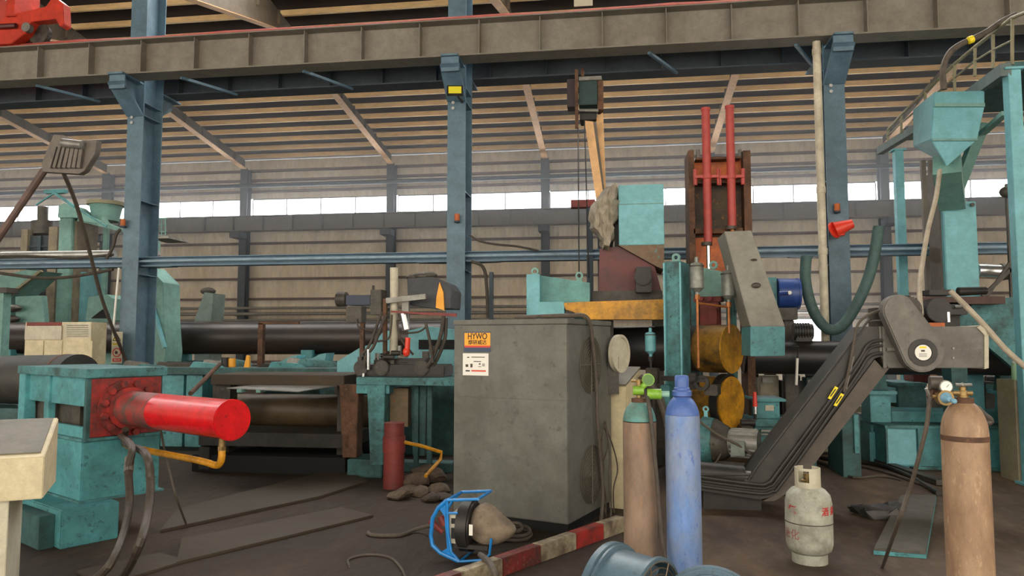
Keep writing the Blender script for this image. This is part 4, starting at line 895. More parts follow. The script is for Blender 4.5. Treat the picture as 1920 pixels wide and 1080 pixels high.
# blue motor right of it
t = T('fan_motor', 'blue drum-shaped motor behind the sloping housing', 'motor'); m = MB(); m.cyl(at(1456, 550, 12.2), at(1495, 551, 12.2), .24, n=32); t.part('body', m, motorb, bevel=.01)
m = MB(); m.ring(at(1493,551,12.2), at(1497,551,12.2), .25, .2, n=32); m.cyl(at(1462,550,11.95), at(1478,549,11.9), .03, n=10); t.part('end_ring', m, motorb); m = MB(); c = at(1480, 549, 11.93); m.cyl(c, c-Vector((0,.03,0)), .03, n=12); t.part('boss', m, white)
m = MB(); pbox(t, m, 1436, 520, 1457, 575, 12.1, 12.4); t.part('bracket', m, teal, bevel=.004)
m = MB(); pbox(t, m, 1458, 577, 1496, 600, 12.0, 12.4); pbox(t, m, 1470, 600, 1490, 640, 12.1, 12.3); m.box(at(1480,640,12.2).x-.1, at(1480,640,12.2).x+.1, 12.1, 12.3, 0, at(1480,640,12.2).z); t.part('pedestal', m, oily, bevel=.01)
t = T('small_motor', 'dark round motor sitting on top of the right black pipe', 'motor'); m = MB(); m.cyl(at(1487, 622, 11.6), at(1523, 622, 11.6), .12, n=20)
for k in range(6): m.ring(at(1490+k*5, 622, 11.6), at(1492+k*5, 622, 11.6), .135, .11, n=20)
t.part('body', m, blk); m = MB(); m.box(at(1490,630,11.6).x, at(1520,630,11.6).x, 11.5, 11.7, pc2+pr2-.01, at(1500,628,11.6).z); t.part('foot', m, blk)
# lifting tower (orange) behind
t = T('lifting_tower', 'rusty orange lifting tower with brown side posts', 'tower')
m = MB(); pfloor(t, m, 1290, 282, 1301, 11.3, 11.9); pfloor(t, m, 1393, 282, 1407, 11.3, 11.9); t.part('side_post', m, rusty)
m = MB(); pbox(t, m, 1301, 300, 1393, 338, 11.5, 11.6); pbox(t, m, 1301, 445, 1393, 520, 11.5, 11.6); t.part('orange_plate', m, orange, label='orange cross plate')
m = MB(); pbox(t, m, 1301, 338, 1393, 445, 11.55, 11.65); t.part('rear_plate', m, paint('dark_rust', '#5b4a38', .7, dirt='#2d302e', amt=.8, scale=2, chip='#a8702f', chipamt=.6))
m = MB(); pbox(t, m, 1301, 336, 1393, 343, 11.3, 11.5); pbox(t, m, 1301, 428, 1393, 437, 11.3, 11.5); pbox(t, m, 1305, 294, 1389, 298, 11.3, 11.5); t.part('shelf', m, rusty)
m = MB()
for a in (1297, 1309, 1388): c = at(a, 298, 11.4); m.cyl(c, c+Vector((0,0,.14)), .03, n=8)
t.part('pin', m, steel)
for k, (px, y0, y1) in enumerate(((1323, 204, 458), (1368, 200, 428))):
    m = MB(); a, b = at(px, y0, 11.2), at(px+2, y1, 11.2); m.cyl((a.x, 11.2, b.z), (a.x, 11.2, a.z), .062, n=20); m.cyl((a.x, 11.2, a.z-.03), (a.x, 11.2, a.z+.01), .07, n=20); rb = t.part('ram_barrel', m, redrod)
    z2 = at(px, 332, 11.2).z; m = MB(); m.ring((a.x, 11.2, z2-.03), (a.x, 11.2, z2+.03), .08, .06)
    for sg in (-1, 1): m.cyl((a.x+sg*.17, 11.2, z2-.12), (a.x+sg*.17, 11.2, z2+.12), .03, n=10)
    m.box(a.x-.18, a.x+.18, 11.15, 11.25, z2-.02, z2+.02); t.part('trunnion', m, redrod, parent=rb)
    e = at(px, 512, 11.2); m = MB(); m.cyl((a.x, 11.2, e.z), (a.x, 11.2, b.z), .03, n=14); t.part('ram_rod', m, chrome if k == 0 else copper, parent=rb)
    m = MB(); m.cyl((a.x-.02, 11.2, b.z-.02), (a.x-.02, 11.2, b.z+.03), .08, n=16); t.part('gland', m, oily, parent=rb)
# teal hopper box, tarp, dark red machine, yellow beam
t = T('control_enclosure', 'large teal sheet metal box with a tapered rusty underside', 'enclosure')
m = MB(); pbox(t, m, 1160, 346, 1245, 459, 10.6, 11.5); t.part('box', m, tealc, bevel=.008)
m = MB(); pbox(t, m, 1160, 381, 1245, 382.5, 10.592, 10.6); t.part('fold_line', m, tealp)
m = MB(); ppoly(t, m, [(1158,459),(1245,459),(1245,505),(1232,500)], 10.62, 11.45); t.part('tapered_base', m, paint('rusty_teal', '#7d6a55', .65, dirt='#6d4b35', amt=.6, scale=2.5, chip='#3f9c98', chipamt=.9))
m = MB(); pbox(t, m, 1152, 395, 1160, 490, 10.9, 11.2); t.part('post', m, blk)
t = T('tarpaulin', 'crumpled grey brown tarpaulin draped on the left side of the teal box', 'tarpaulin')
m = MB(); P = [(1158,346),(1140,352),(1122,372),(1112,400),(1110,422),(1122,440),(1132,462),(1143,468),(1146,440),(1152,420),(1150,398),(1160,386)]
ppoly(t, m, P, 10.5, 11.3); bmesh.ops.triangulate(m.bm, faces=m.bm.faces); bmesh.ops.subdivide_edges(m.bm, edges=m.bm.edges, cuts=4, use_grid_fill=True)
for v in m.bm.verts: nz = noise.noise_vector(v.co*3.2)*.14+noise.noise_vector(v.co*9)*.06; v.co += nz
t.part('tarpaulin', m, tarp, ang=25)
t = T('drive_unit', 'dark red sheet metal drive unit below the teal box', 'machine')
m = MB(); ppoly(t, m, [(1124,466),(1160,462),(1228,500),(1240,545),(1240,548),(1122,548)], 10.7, 11.6); t.part('casing', m, paint('red_black', '#6d2c2a', .5, dirt='#2b2223', amt=.7, scale=1.5), bevel=.006)
m = MB(); pbox(t, m, 1110, 545, 1242, 565, 10.6, 11.6); t.part('bed_plate', m, oily, bevel=.006)
m = MB(); pbox(t, m, 1192, 500, 1222, 548, 10.35, 10.69); c = at(1205, 520, 10.4); m.cyl(c-Vector((0,.1,0)), c, .12, n=16); t.part('clutch', m, blk, bevel=.01)
m = MB(); m.box(at(1130,600,11).x, at(1150,600,11).x, 10.8, 11.4, 0, at(1130,565,10.8).z); m.box(at(1225,600,11).x, at(1242,600,11).x, 10.8, 11.4, 0, at(1130,565,10.8).z); t.part('leg', m, oily)
t = T('yellow_beam', 'ochre yellow steel beam bridging between the teal frame and the mill post', 'beam')
m = MB(); ppoly(t, m, [(1056,568),(1090,566),(1245,561),(1245,599),(1100,599),(1075,585),(1060,580)], 10.0, 10.35); t.part('beam', m, yellow, bevel=.006)
t = T('mill_side_frame', 'teal side frame of the mill with two lifting eyes above the grey cabinet', 'machine frame')
m = MB(); pfloor(t, m, 987, 514, 1012, 10.1, 10.7); t.part('post', m, tealc, bevel=.006)
m = MB(); ppoly(t, m, [(1010,516),(1106,530),(1106,566),(1056,568),(1056,590),(1010,590)], 10.3, 10.6); t.part('web_plate', m, paint('teal_haze', '#6aa39f', .6, dirt='#47706e', amt=.6, scale=2), bevel=.005)
m = MB(); pbox(t, m, 990, 566, 1058, 590, 10.0, 10.3); t.part('foot_block', m, tealc, bevel=.006)
m = MB()
for a in (1003, 1086):
    c = at(a, 509 if a < 1050 else 517, 10.4); m.ring(c-Vector((0,.015,0)), c+Vector((0,.015,0)), .055, .028, n=20); m.box(c.x-.04, c.x+.04, 10.38, 10.42, c.z-.15, c.z-.04)
t.part('lifting_eye', m, tealp)
m = MB(); c = at(1090, 640, 10.4); m.box(c.x-.1, c.x+.1, 10.35, 10.65, 0, at(1090,566,10.4).z); t.part('rear_post', m, teald)
t = T('roof_mast', 'pair of tan steel plates standing up behind the tarpaulin to the hoist', 'mast')
m = MB(); ppoly(t, m, [(1096,226),(1112,228),(1133,378),(1118,378)], 13.0, 13.15); ppoly(t, m, [(1116,222),(1131,210),(1137,378),(1134,378)], 13.2, 13.35); t.part('plate', m, tan)
m = MB(); ppoly(t, m, [(1112,228),(1118,228),(1136,378),(1131,378)], 13.02, 13.4); t.part('web', m, webg); m = MB(); pfloor(t, m, 1120, 378, 1137, 13.05, 13.35); t.part('base_post', m, blued)
# hoist under the girder
t = T('chain_hoist', 'dark green electric hoist hanging from the crane beam', 'hoist')
m = MB(); pbox(t, m, 1085, 150, 1122, 196, 13.0, 13.5); t.part('housing', m, paint('hoist_green', '#1e3f3c', .5, dirt='#152424', amt=.5), bevel=.01)
m = MB(); c = at(1075, 150, 13.25); d_ = at(1068, 222, 13.25); pbox(t, m, 1063, 148, 1080, 200, 13.1, 13.4); t.part('chain_box', m, paint('hoist_red_dark', '#3d2d33', .6, amt=.4), bevel=.01)
m = MB(); pbox(t, m, 1087, 204, 1118, 224, 13.05, 13.45); t.part('lower_block', m, blk, bevel=.01)
m = MB(); m.cyl(at(1086,207,12.98), at(1122,207,12.98), .03, n=10); pbox(t, m, 1085, 143, 1128, 150, 12.95, 13.5); t.part('cross_bar', m, steel)
m = MB(); pbox(t, m, 1120, 150, 1131, 205, 13.0, 13.3); pbox(t, m, 1078, 130, 1084, 240, 12.9, 12.96); t.part('side_bar', m, rusty)
m = MB(); m.box(at(1090,140,13.2).x, at(1095,140,13.2).x, 13.1, 13.3, at(1090,146,13.2).z, zgb-.012); t.part('hanger', m, rusty)
for k, (a, b) in enumerate((((1084,240),(1086,560)), ((1096,226),(1104,520)))):
    t = T('hoist_rope', ['thin steel rope dropping from the hoist to the left lifting eye', 'thin steel rope dropping from the hoist beside the tan mast'][k], 'rope'); m = MB(); m.cyl(at(*a, 12.9), at(*b, 11.0 if k else 10.45), .01, n=6); t.part('rope', m, blk)
t = T('hoist_beam', 'short dark red beam held level before the window strip near the tarpaulin', 'beam'); m = MB(); pbox(t, m, 1070, 374, 1116, 388, 12.8, 13.0); t.part('body', m, reddk, bevel=.005); m = MB(); pbox(t, m, 1100, 388, 1112, 600, 12.85, 12.95); t.part('post', m, blued)
# ================================================================== WELDING STATION AND PIT RACK, centre left
t = T('welding_table', 'worn teal steel table on broad legs carrying the welding carriage', 'table', o=(at(760,700,9.3).x, 9.3))
zt_ = t.L(760, 708, 0).z; zb_ = t.L(760, 722, 0).z
m = MB(); m.prism([(t.L(668,712,0).x, 0.0, zb_), (t.L(855,712,-.2).x, -.1, zb_), (t.L(855,712,-.2).x, .9, zb_), (t.L(640,712,0).x, .9, zb_)], (0, 0, zt_-zb_)); t.part('table_top', m, tealw, bevel=.006)
m = MB(); pbox(t, m, 668, 722, 730, 738, .02, .6); t.part('apron', m, teal, bevel=.004)
for a, b, c, y1, f, mt in ((636, 654, 672, 858, .1, rusty), (688, 710, 722, 872, -.02, tealw), (768, 790, 800, 855, .35, teald)):
    m = MB()
    m.prism([t.L(a, 722, f), t.L(c, 722, f), t.L(c-4, y1, f), t.L(a+6, y1, f)], (0, .22, 0)); t.part('leg', m, mt, bevel=.006)
m = MB(); pbox(t, m, 731, 728, 765, 800, .2, .5); t.part('back_panel', m, paint('orange_patch', '#7b6a50', .7, dirt='#5a4f3e', amt=.7, scale=2, chip='#a8552f'))
m = MB(); m.box(t.L(650,925,0).x, t.L(715,925,0).x, 0, .5, 0, t.L(690,862,0).z); m.box(t.L(630,925,0).x, t.L(830,925,0).x, .5, .8, 0, t.L(690,866,.5).z); t.part('base', m, teald, bevel=.01)
for k, px in enumerate((775, 800)):
    m = MB(); m.box(t.L(px, 880, .3).x, t.L(px, 880, .3).x+.06, .3, .36, 0, zb_); t.part('rear_post', m, teald)
t = T('bottle_jack', 'worn dark red cylindrical jack standing in front of the welding table', 'jack'); c = fl(738, 915)
m = MB(); m.cyl((c.x, c.y, 0), (c.x, c.y, .42), .125, n=28); m.cyl((c.x, c.y, .42), (c.x, c.y, .62), .135, n=28); t.part('lower_body', m, reddk, bevel=.004)
m = MB(); m.cyl((c.x, c.y, .62), (c.x, c.y, .76), .12, n=28); m.cyl((c.x, c.y, .76), (c.x, c.y, .775), .125, n=28); t.part('upper_body', m, reddk, bevel=.004)
t = T('jack_hose', 'yellow and brown pipe bent back from the dark red jack', 'pipe'); m = MB(); m.tube([at(757,829,8.7), at(790,836,8.8), at(828,848,8.9), at(826,862,8.8), at(805,885,8.6), at(798,893,8.5)], .022, n=8); t.part('jack_hose', m, yelpipe)
# welding carriage
t = T('welding_carriage', 'oily black welding carriage with hoses and a yellow edged hood on the teal table', 'welding machine', o=(at(760,690,9.5).x, 9.5)); WC = t
m = MB(); pbox(t, m, 665, 684, 835, 706, .0, .5); pbox(t, m, 700, 672, 800, 686, .1, .4); t.part('carriage_base', m, blk, bevel=.02)
for k, px in enumerate((676, 715, 790)):
    m = MB(); c = t.L(px, 690, -.03); m.cyl(c, c+Vector((0, .08, 0)), .1, n=20); t.part('wheel', m, oily, bevel=.01)
m = MB(); m.cyl(t.L(738, 706-40, .2), t.L(739, 502, .2), .055, n=16); t.part('column_tube', m, creamw, label='pale cream upright tube')
m = MB(); m.bar(t.L(725,564,.1), t.L(799,556,.1), .07, .07); m.bar(t.L(761,560,.15), t.L(761,620,.15), .09, .06); t.part('slide_rail', m, steel)
m = MB(); ppoly(t, m, [(763,522),(812,519),(838,530),(848,545),(846,578),(812,578),(765,572)], .3, .9); t.part('hood', m, paint('hood_grey', '#3f4248', .6, dirt='#2d2c2e', amt=.5), bevel=.01)
m = MB(); ppoly(t, m, [(824,529),(831,548),(833,582),(817,577),(818,558)], .27, .3); t.part('hood_edge', m, labely, label='yellow curved hood edge')
m = MB(); 
for a, b, r in ((790,518,.09),(805,516,.08),(775,520,.07)): m.ball(t.L(a, b, .5), r, 1.5, 1, .6, sub=2)
t.part('cloth', m, oily)
m = MB(); pbox(t, m, 648, 553, 695, 572, .1, .35); t.part('wire_motor', m, paint('blue_black', '#22324e', .5, dirt='#1b2230', amt=.5), bevel=.01)
m = MB(); c = t.L(640, 561, .2); m.cyl(c+Vector((-.06,0,0)), c+Vector((.08,0,0)), .1, n=16); pbox(t, m, 694, 543, 715, 590, .05, .3); m.cyl(t.L(700,545,.15), t.L(700,535,.15), .02, n=8); m.bar(t.L(668,575,.15), t.L(668,605,.15), .22, .2); t.part('feed_head', m, oily, bevel=.008)
m = MB(); m.box(t.L(676,690,.2).x, t.L(683,690,.2).x, .15, .22, zt_, t.L(676,575,.2).z); m.bar(t.L(722,690,.1), t.L(722,560,.1), .05, .05); t.part('stand_post', m, rusty)
m = MB(); m.bar(t.L(733, 584, .05), t.L(856, 592, .05), .03, .025); m.bar(t.L(800, 588, .1), t.L(856, 590, .1), .04, .03); t.part('red_pipe', m, reddk)
m = MB(); m.cyl(t.L(765, 633, -.05), t.L(763, 666, -.05), .035, n=10); m.ball(t.L(762, 660, -.05), .05, 1, 1, 1.3, sub=2); t.part('red_valve', m, redplas)
m = MB(); m.cyl(t.L(682,700,-.06), t.L(680,722,-.06), .018, n=8); m.cyl(t.L(691, 655, -.05), t.L(691, 693, -.05), .025, n=10); m.cyl(t.L(756,588,.1), t.L(762,618,.1), .05, n=10); t.part('torch_nozzle', m, chrome)
hl = [([(724,590),(712,620),(700,650),(686,668),(683,690)], .022), ([(716,585),(705,615),(694,645),(680,665)], .02), ([(745,600),(748,625),(758,645),(775,665)], .015), ([(735,590),(733,615),(728,635),(708,640)], .014), ([(832,592),(826,630),(812,670),(800,690)], .028), ([(836,596),(834,635),(820,672),(806,695)], .026), ([(798,605),(806,640),(812,680)], .02), ([(760,625),(785,622),(800,612)], .012), ([(668,598),(674,614),(700,620)], .012)]
ll = ['long hose arching down the left of the cream tube', 'hose beside the long arching one on the carriage', 'thin hose looping right of the cream tube', 'thin hose hooking left of the cream tube', 'thick hose hanging at the right end of the teal table', 'outer thick hose at the right end of the teal table', 'middle dark hose under the hood', 'thin wire sagging below the slide rail', 'thin wire under the blue black motor']
for k, (pts, r) in enumerate(hl): hosep('carriage_hose', ll[k], [at(a, b, 9.45+.04*(k % 3)) for a, b in pts], r, hose)
# pit rack with plates
t = T('pit_rack', 'dark low rack with a dirty tan top beam left of the welding table', 'rack', o=(at(520,700,9.6).x, 9.6))
m = MB(); m.prism([(t.L(388,708,.0).x, .9, t.L(388,702,0).z), (t.L(395,712,0).x, .0, t.L(395,702,0).z), (t.L(640,712,-.2).x, -.1, t.L(395,702,0).z), (t.L(652,712,0).x, 1.1, t.L(388,702,0).z)], (0, 0, -.14)); t.part('top_beam', m, board, bevel=.008)
m = MB(); m.box(t.L(392,720,.0).x, t.L(425,720,0).x, .1, .3, 0, t.L(400,722,0).z); m.box(t.L(628,720,0).x, t.L(650,720,0).x, .1, .4, 0, t.L(630,722,0).z); t.part('post', m, oily)
m = MB(); pbox(t, m, 372, 812, 655, 838, -.2, .6); pbox(t, m, 372, 838, 392, 880, -.2, .3); m.box(t.L(365,850,0).x, t.L(655,850,0).x, .9, 1.4, 0, t.L(500,800,.9).z); t.part('lower_shelf', m, blk, bevel=.006)
m = MB(); m.box(t.L(372,850,0).x, t.L(655,850,0).x, -.15, .55, 0, .22); t.part('sump', m, dark)
t = T('loose_plate', 'thin grey sheet lying askew under the tan top beam of the rack', 'sheet'); P = [at(425,727,9.0), at(560,735,8.7), at(632,722,9.5), at(500,718,9.9)]
z_ = sum(p.z for p in P)/4
m = MB(); m.prism([Vector((p.x, p.y, z_+(p.z-z_)*.6)) for p in P], (0, 0, -.012)); t.part('sheet', m, steel)
m = MB()
for a, b in ((448,733),(484,735)): c = at(a, b, 8.86); m.box(c.x-.03, c.x+.03, 8.86, 9.0, z_-.05, z_-.01)
t.part('clip', m, tealp)
t = T('lower_pipe', 'fat brown black pipe lying low behind the pit rack and the table', 'pipe'); zc = (at(540, 742, 10.3).z+at(540, 805, 10.3).z)/2; r = (at(540, 742, 10.3).z-at(540, 805, 10.3).z)/2
m = MB(); m.cyl((at(425,770,10.6).x, 10.6, zc), (at(705,770,10.6).x, 10.6, zc), r, n=48); t.part('pipe', m, paint('pipe_brown', '#6b5a41', .45, dirt='#3a342c', amt=.6, scale=1.5), bevel=.004)
m = MB()
for px in (470, 640): p = at(px, 800, 10.6); m.box(p.x-.2, p.x+.2, 10.4, 10.8, 0, zc-r+.03)
t.part('saddle', m, blk)
t = T('rear_teal_frame', 'bright turquoise machine frame seen behind the welding carriage', 'machine frame')
m = MB(); ppoly(t, m, [(765,620),(800,612),(846,618),(852,640),(852,702),(765,702)], 11.2, 11.9); t.part('frame', m, tealc, bevel=.01)
m = MB(); ppoly(t, m, [(632,678),(678,650),(700,645),(720,620),(735,620),(735,700),(632,700)], 11.3, 11.6); t.part('wedge', m, tealc); m = MB(); pbox(t, m, 785, 637, 852, 655, 11.17, 11.2); t.part('slot', m, dark)
m = MB(); pfloor(t, m, 640, 700, 852, 11.3, 11.9); t.part('base', m, teald)
# mid-ground teal benches and clutter under the left pipe
t = T('rear_bench', 'long low teal bench cluttered with metal offcuts behind the red cylinder', 'bench', o=(at(350,700,11.5).x, 11.5))
m = MB(); pbox(t, m, 240, 690, 640, 703, 0, 1.4); t.part('top', m, teald, bevel=.006)
m = MB(); 
for a, b in ((305,345),(350,380),(240,290)): pfloor(t, m, a, 703, b, .1, .5)
t.part('cabinet_leg', m, teal)
rnd = random.Random(3); zbt = at(350, 690, 11.5).z
for k in range(12):
    px = 262+k*31+rnd.uniform(-8, 8); yy = 11.6+rnd.random()*.9; c = at(px, 690, yy); w_, h_ = rnd.uniform(.12, .4), rnd.uniform(.02, .16); a_ = rnd.uniform(-.5, .5)
    zt0 = zbt
    m = MB(); dx, dy = math.cos(a_)*w_, math.sin(a_)*w_
    m.hull8([(c.x-dx, yy-dy-.08, zt0), (c.x+dx, yy+dy-.08, zt0), (c.x+dx, yy+dy+.08, zt0), (c.x-dx, yy-dy+.08, zt0), (c.x-dx*.8, yy-dy-.06, zt0+h_), (c.x+dx*.7, yy+dy-.06, zt0+h_*.6), (c.x+dx*.7, yy+dy+.06, zt0+h_*.6), (c.x-dx*.8, yy-dy+.06, zt0+h_)])
    side = ['leftmost', 'second', 'third', 'fourth', 'fifth', 'sixth', 'seventh', 'eighth', 'ninth', 'tenth', 'eleventh', 'twelfth'][k]
    single('metal_offcut', '%s metal offcut, counted from the left column, on the low teal bench' % side, 'offcut', m, (steel, tealw, oily, blk, teal)[k % 5], group='metal offcuts on the teal bench', bevel=.004)
t = T('wet_floor_stand', 'small yellow upright marker on the teal bench below the black pipe', 'marker'); c = at(462, 690, 11.8)
m = MB(); m.prism([at(a, b, 11.8) for a, b in ((456,694),(467,692),(467,668),(462,666),(459,680))], (0, .05, 0)); t.part('marker', m, labely)
t = T('gas_cartridge', 'small orange and black can beside the yellow marker on the bench', 'can'); a = at(435, 690, 11.9); m = MB(); m.cyl(a, a+Vector((0,0,.16)), .06, n=14); t.part('can', m, labely); m = MB(); m.cyl(a+Vector((-.12,0,0)), a+Vector((-.12,0,.18)), .07, n=14); t.part('dark_can', m, blk)
t = T('rust_upright', 'narrow brown upright in front of the long black pipe', 'post'); m = MB(); pfloor(t, m, 484, 606, 493, 12.2, 12.3); t.part('post', m, rusty); m = MB(); pbox(t, m, 484, 603, 560, 608, 12.2, 12.25); t.part('cross_bar', m, rusty)
for k, (a, b) in enumerate((((570,690),(600,664)), ((520,690),(545,668)))):
    t = T('teal_wedge', ['teal pipe chock under the left black pipe, right of the brown upright', 'smaller teal pipe chock touching the brown upright'][k], 'chock', group=None); m = MB(); ppoly(t, m, [(a[0]-30, 695), (b[0], b[1]), (b[0]+12, b[1]-2), (b[0]+5, 695)], 13.2, 13.6); t.part('chock', m, tealc)
    m = MB(); pfloor(t, m, a[0]-25, 695, b[0], 13.2, 13.6); t.part('block', m, teald)
t = T('leaning_ramp', 'grey steel chute end rising behind the left black pipe', 'chute'); m = MB(); ppoly(t, m, [(363,603),(383,548),(400,550),(396,603)], 17.5, 18.1); pfloor(t, m, 366, 603, 394, 17.5, 18.1); t.part('chute', m, paint('grey_teal', '#7d908c', .6, dirt='#5b6664', amt=.5), bevel=.01)
m = MB(); m.ball(at(390, 546, 17.7), .14, 1.5, 1, .7, sub=2); t.part('end_roller', m, oily)
# stones / rags
for k, (px, py, r, mt) in enumerate(((752,936,.11,0),(775,912,.16,0),(800,905,.2,0),(785,930,.1,0),(820,925,.11,0),(808,940,.09,1),(765,925,.1,0),(795,890,.12,0),(830,938,.08,1))):
    c = fl(px, py); m = MB(); vs = m.ball((c.x, c.y, r*.42), r, 1.3, 1, .55, sub=2); off = Vector((k*3.1, k*1.7, 0))
    for v in vs: v.co += noise.noise_vector(v.co*6+off)*r*.5; v.co.z = max(v.co.z, .0)
    nm = ['pale flat', 'grey', 'largest grey', 'small dark', 'dusty brown', 'small pale', 'low brown', 'uppermost', 'outermost pale'][k]
    single('rubble_stone', '%s stone in the heap at the foot of the red jack' % nm, 'stone', m, (stone, board)[mt], group='stones heaped by the jack', ang=20)
# ================================================================== LEFT BACKGROUND
t = T('control_cabinet', 'cream switch cabinet with a red strip and louvres beside the left column', 'cabinet', o=(at(110,640,11.2).x, 11.2))
dd = 11.2*(at(172,604,1).x/at(201,604,1).x-1)
m = MB(); pfloor(t, m, 48, 604, 172, 0, dd); t.part('body', m, cream, bevel=.005)
m = MB(); pbox(t, m, 50, 604, 115, 611, -.012, 0); t.part('red_strip', m, reddk)
m = MB(); pbox(t, m, 46, 611, 115, 637, -.03, 0); t.part('upper_cover', m, creamw, bevel=.004)
m = MB(); pbox(t, m, 119, 606, 171, 633, -.015, 0); t.part('louvre_panel', m, creamw, bevel=.003)
m = MB()
for z in range(6): pbox(t, m, 125, 609.5+z*4, 165, 611+z*4, -.02, -.015)
t.part('louvre', m, olive)
for a, b in ((49, 79), (81, 114), (119, 171)):
    m = MB(); pbox(t, m, a, 639, b, 760, -.014, 0); t.part('door', m, cream, bevel=.003)
t = T('dark_machine_column', 'tall dark louvred machine tower with brown posts at the far left', 'machine', o=(at(70,500,18).x, 18))
m = MB(); pfloor(t, m, 40, 430, 52, 0, .2); pfloor(t, m, 92, 425, 108, 0, .2); t.part('post', m, paint('post_beige', '#8d8069', .6, amt=.4))
m = MB(); pfloor(t, m, 52, 442, 92, .1, .6); t.part('dark_core', m, paint('core_dark', '#2b3a40', .6, dirt='#1b2226', amt=.5))
m = MB()
for y_ in (460, 478, 500, 530, 545): pbox(t, m, 52, y_, 92, y_+3, .05, .1)
pbox(t, m, 68, 442, 74, 560, .03, .09); t.part('slat', m, blued)
m = MB(); m.cyl(t.L(80, 440, .4), t.L(80, 415, .4), .28, n=20); m.cyl(t.L(80, 418, .4), t.L(80, 388, .4), .13, n=16); t.part('top_motor', m, oily)
t = T('teal_tower', 'tall teal upright machine column left of the main column', 'machine column', o=(at(130,500,17.3).x, 17.3))
m = MB(); pfloor(t, m, 111, 407, 136, 0, .8); t.part('column', m, tealp, bevel=.02)
m = MB(); pfloor(t, m, 137, 407, 145, .1, .9); t.part('brown_edge', m, paint('post_beige', '#8d8069'))
m = MB(); ppoly(t, m, [(108,408),(110,385),(120,381),(138,395),(146,408)], -.1, .7); t.part('head', m, tealp)
m = MB(); pfloor(t, m, 144, 510, 161, .3, 1.1); t.part('rear_column', m, tealc)
m = MB(); ppoly(t, m, [(140,414),(146,398),(215,425),(218,432),(160,418)], .1, .4); ppoly(t, m, [(140,404),(155,399),(178,418),(150,414)], .0, .1); ppoly(t, m, [(186,420),(193,405),(204,422)], 0, .1); t.part('sloping_arm', m, tealp)
t = T('teal_bin', 'round teal bin high up just left of the main column', 'bin'); c0, c1 = at(198, 415, 18), at(198, 382, 18)
m = MB(); m.cyl(Vector((c0.x, 18, c0.z)), Vector((c0.x, 18, c1.z)), .32, .42, n=24); t.part('bin', m, tealp); m = MB(); m.ring((c0.x, 18, c1.z-.06), (c0.x, 18, c1.z+.04), .47, .38, n=24); t.part('rim', m, olive)
m = MB(); m.box(c0.x-.06, c0.x+.06, 18, 18.1, 0, c0.z); t.part('post', m, tealp)
t = T('sloping_hood', 'pale sloping chute and bin at the far left under the tie beam', 'chute'); m = MB(); ppoly(t, m, [(-60,600),(-60,530),(50,506),(78,508),(20,560),(5,600)], 16.2, 16.9); pfloor(t, m, -60, 600, 10, 16.3, 16.9); t.part('chute', m, tealp); m = MB(); m.bar(at(10,560,16.1), at(78,508,16.1), .09, .06); t.part('edge_bar', m, olive)
t = T('teal_tank', 'pale teal rectangular tank behind the cream switch cabinet', 'tank'); m = MB(); ppoly(t, m, [(28,556),(80,554),(84,600),(80,640),(30,640)], 15.9, 16.05); pfloor(t, m, 30, 620, 80, 15.9, 16.05); t.part('tank', m, tealp, bevel=.01); m = MB(); m.ball(at(22,578,15.7), .16, 1.6, 1, .6, sub=2); m.ball(at(20,598,15.7), .15, 1.5, 1, .6, sub=2); t.part('fittings', m, oily)
t = T('left_post', 'teal post with a dark cap at the far left edge', 'post'); m = MB(); pfloor(t, m, -8, 545, 7, 13.5, 13.7); t.part('post', m, tealp); m = MB(); pbox(t, m, -10, 539, 12, 549, 13.45, 13.75); t.part('cap', m, oily)
t = T('pale_hut', 'pale green machine cover with a dark triangular opening left of the main column', 'machine cover'); m = MB(); ppoly(t, m, [(160,600),(166,556),(200,552),(212,560),(212,600)], 16.1, 16.8); pfloor(t, m, 162, 600, 212, 16.15, 16.8); t.part('cover', m, tealp); m = MB(); ppoly(t, m, [(170,597),(192,580),(204,588),(204,597)], 16.07, 16.1); t.part('opening', m, dark)
t = T('teal_buttress', 'pale teal triangular buttress standing right of the main left column', 'buttress'); m = MB(); ppoly(t, m, [(262,684),(262,510),(276,500),(306,530),(307,600),(311,660),(308,684)], 14.2, 14.8); pfloor(t, m, 262, 684, 308, 14.2, 14.8); t.part('plate', m, tealp, bevel=.01)
m = MB(); m.bar(at(277,540,14.15), at(309,652,14.15), .09, .05); t.part('diagonal_rib', m, tealc); m = MB(); c = at(284, 466, 14.9)
pfloor(t, m, 279, 450, 291, 14.9, 15.1); t.part('rear_post', m, tealp); m = MB(); m.cyl(at(279,478,14.6), at(289,478,14.9), .14, n=16); t.part('duct_end', m, steel)
t = T('rail_basket', 'thin wire guard rail on a grey platform right of the main left column', 'guard rail'); m = MB()
for px in (283, 293, 303, 310): m.cyl(at(px, 442, 15.6), at(px, 408, 15.6), .015, n=6)
for py in (410, 422, 434): m.cyl(at(280, py, 15.6), at(313, py, 15.6), .012, n=6)
t.part('rail', m, tealp); m = MB(); pbox(t, m, 276, 442, 316, 447, 15.3, 16.1); t.part('platform', m, steel)
m = MB(); m.cyl(at(296, 447, 15.7), Vector((at(296, 447, 15.7).x, 15.7, 0)), .05, n=8); t.part('prop', m, tealp)
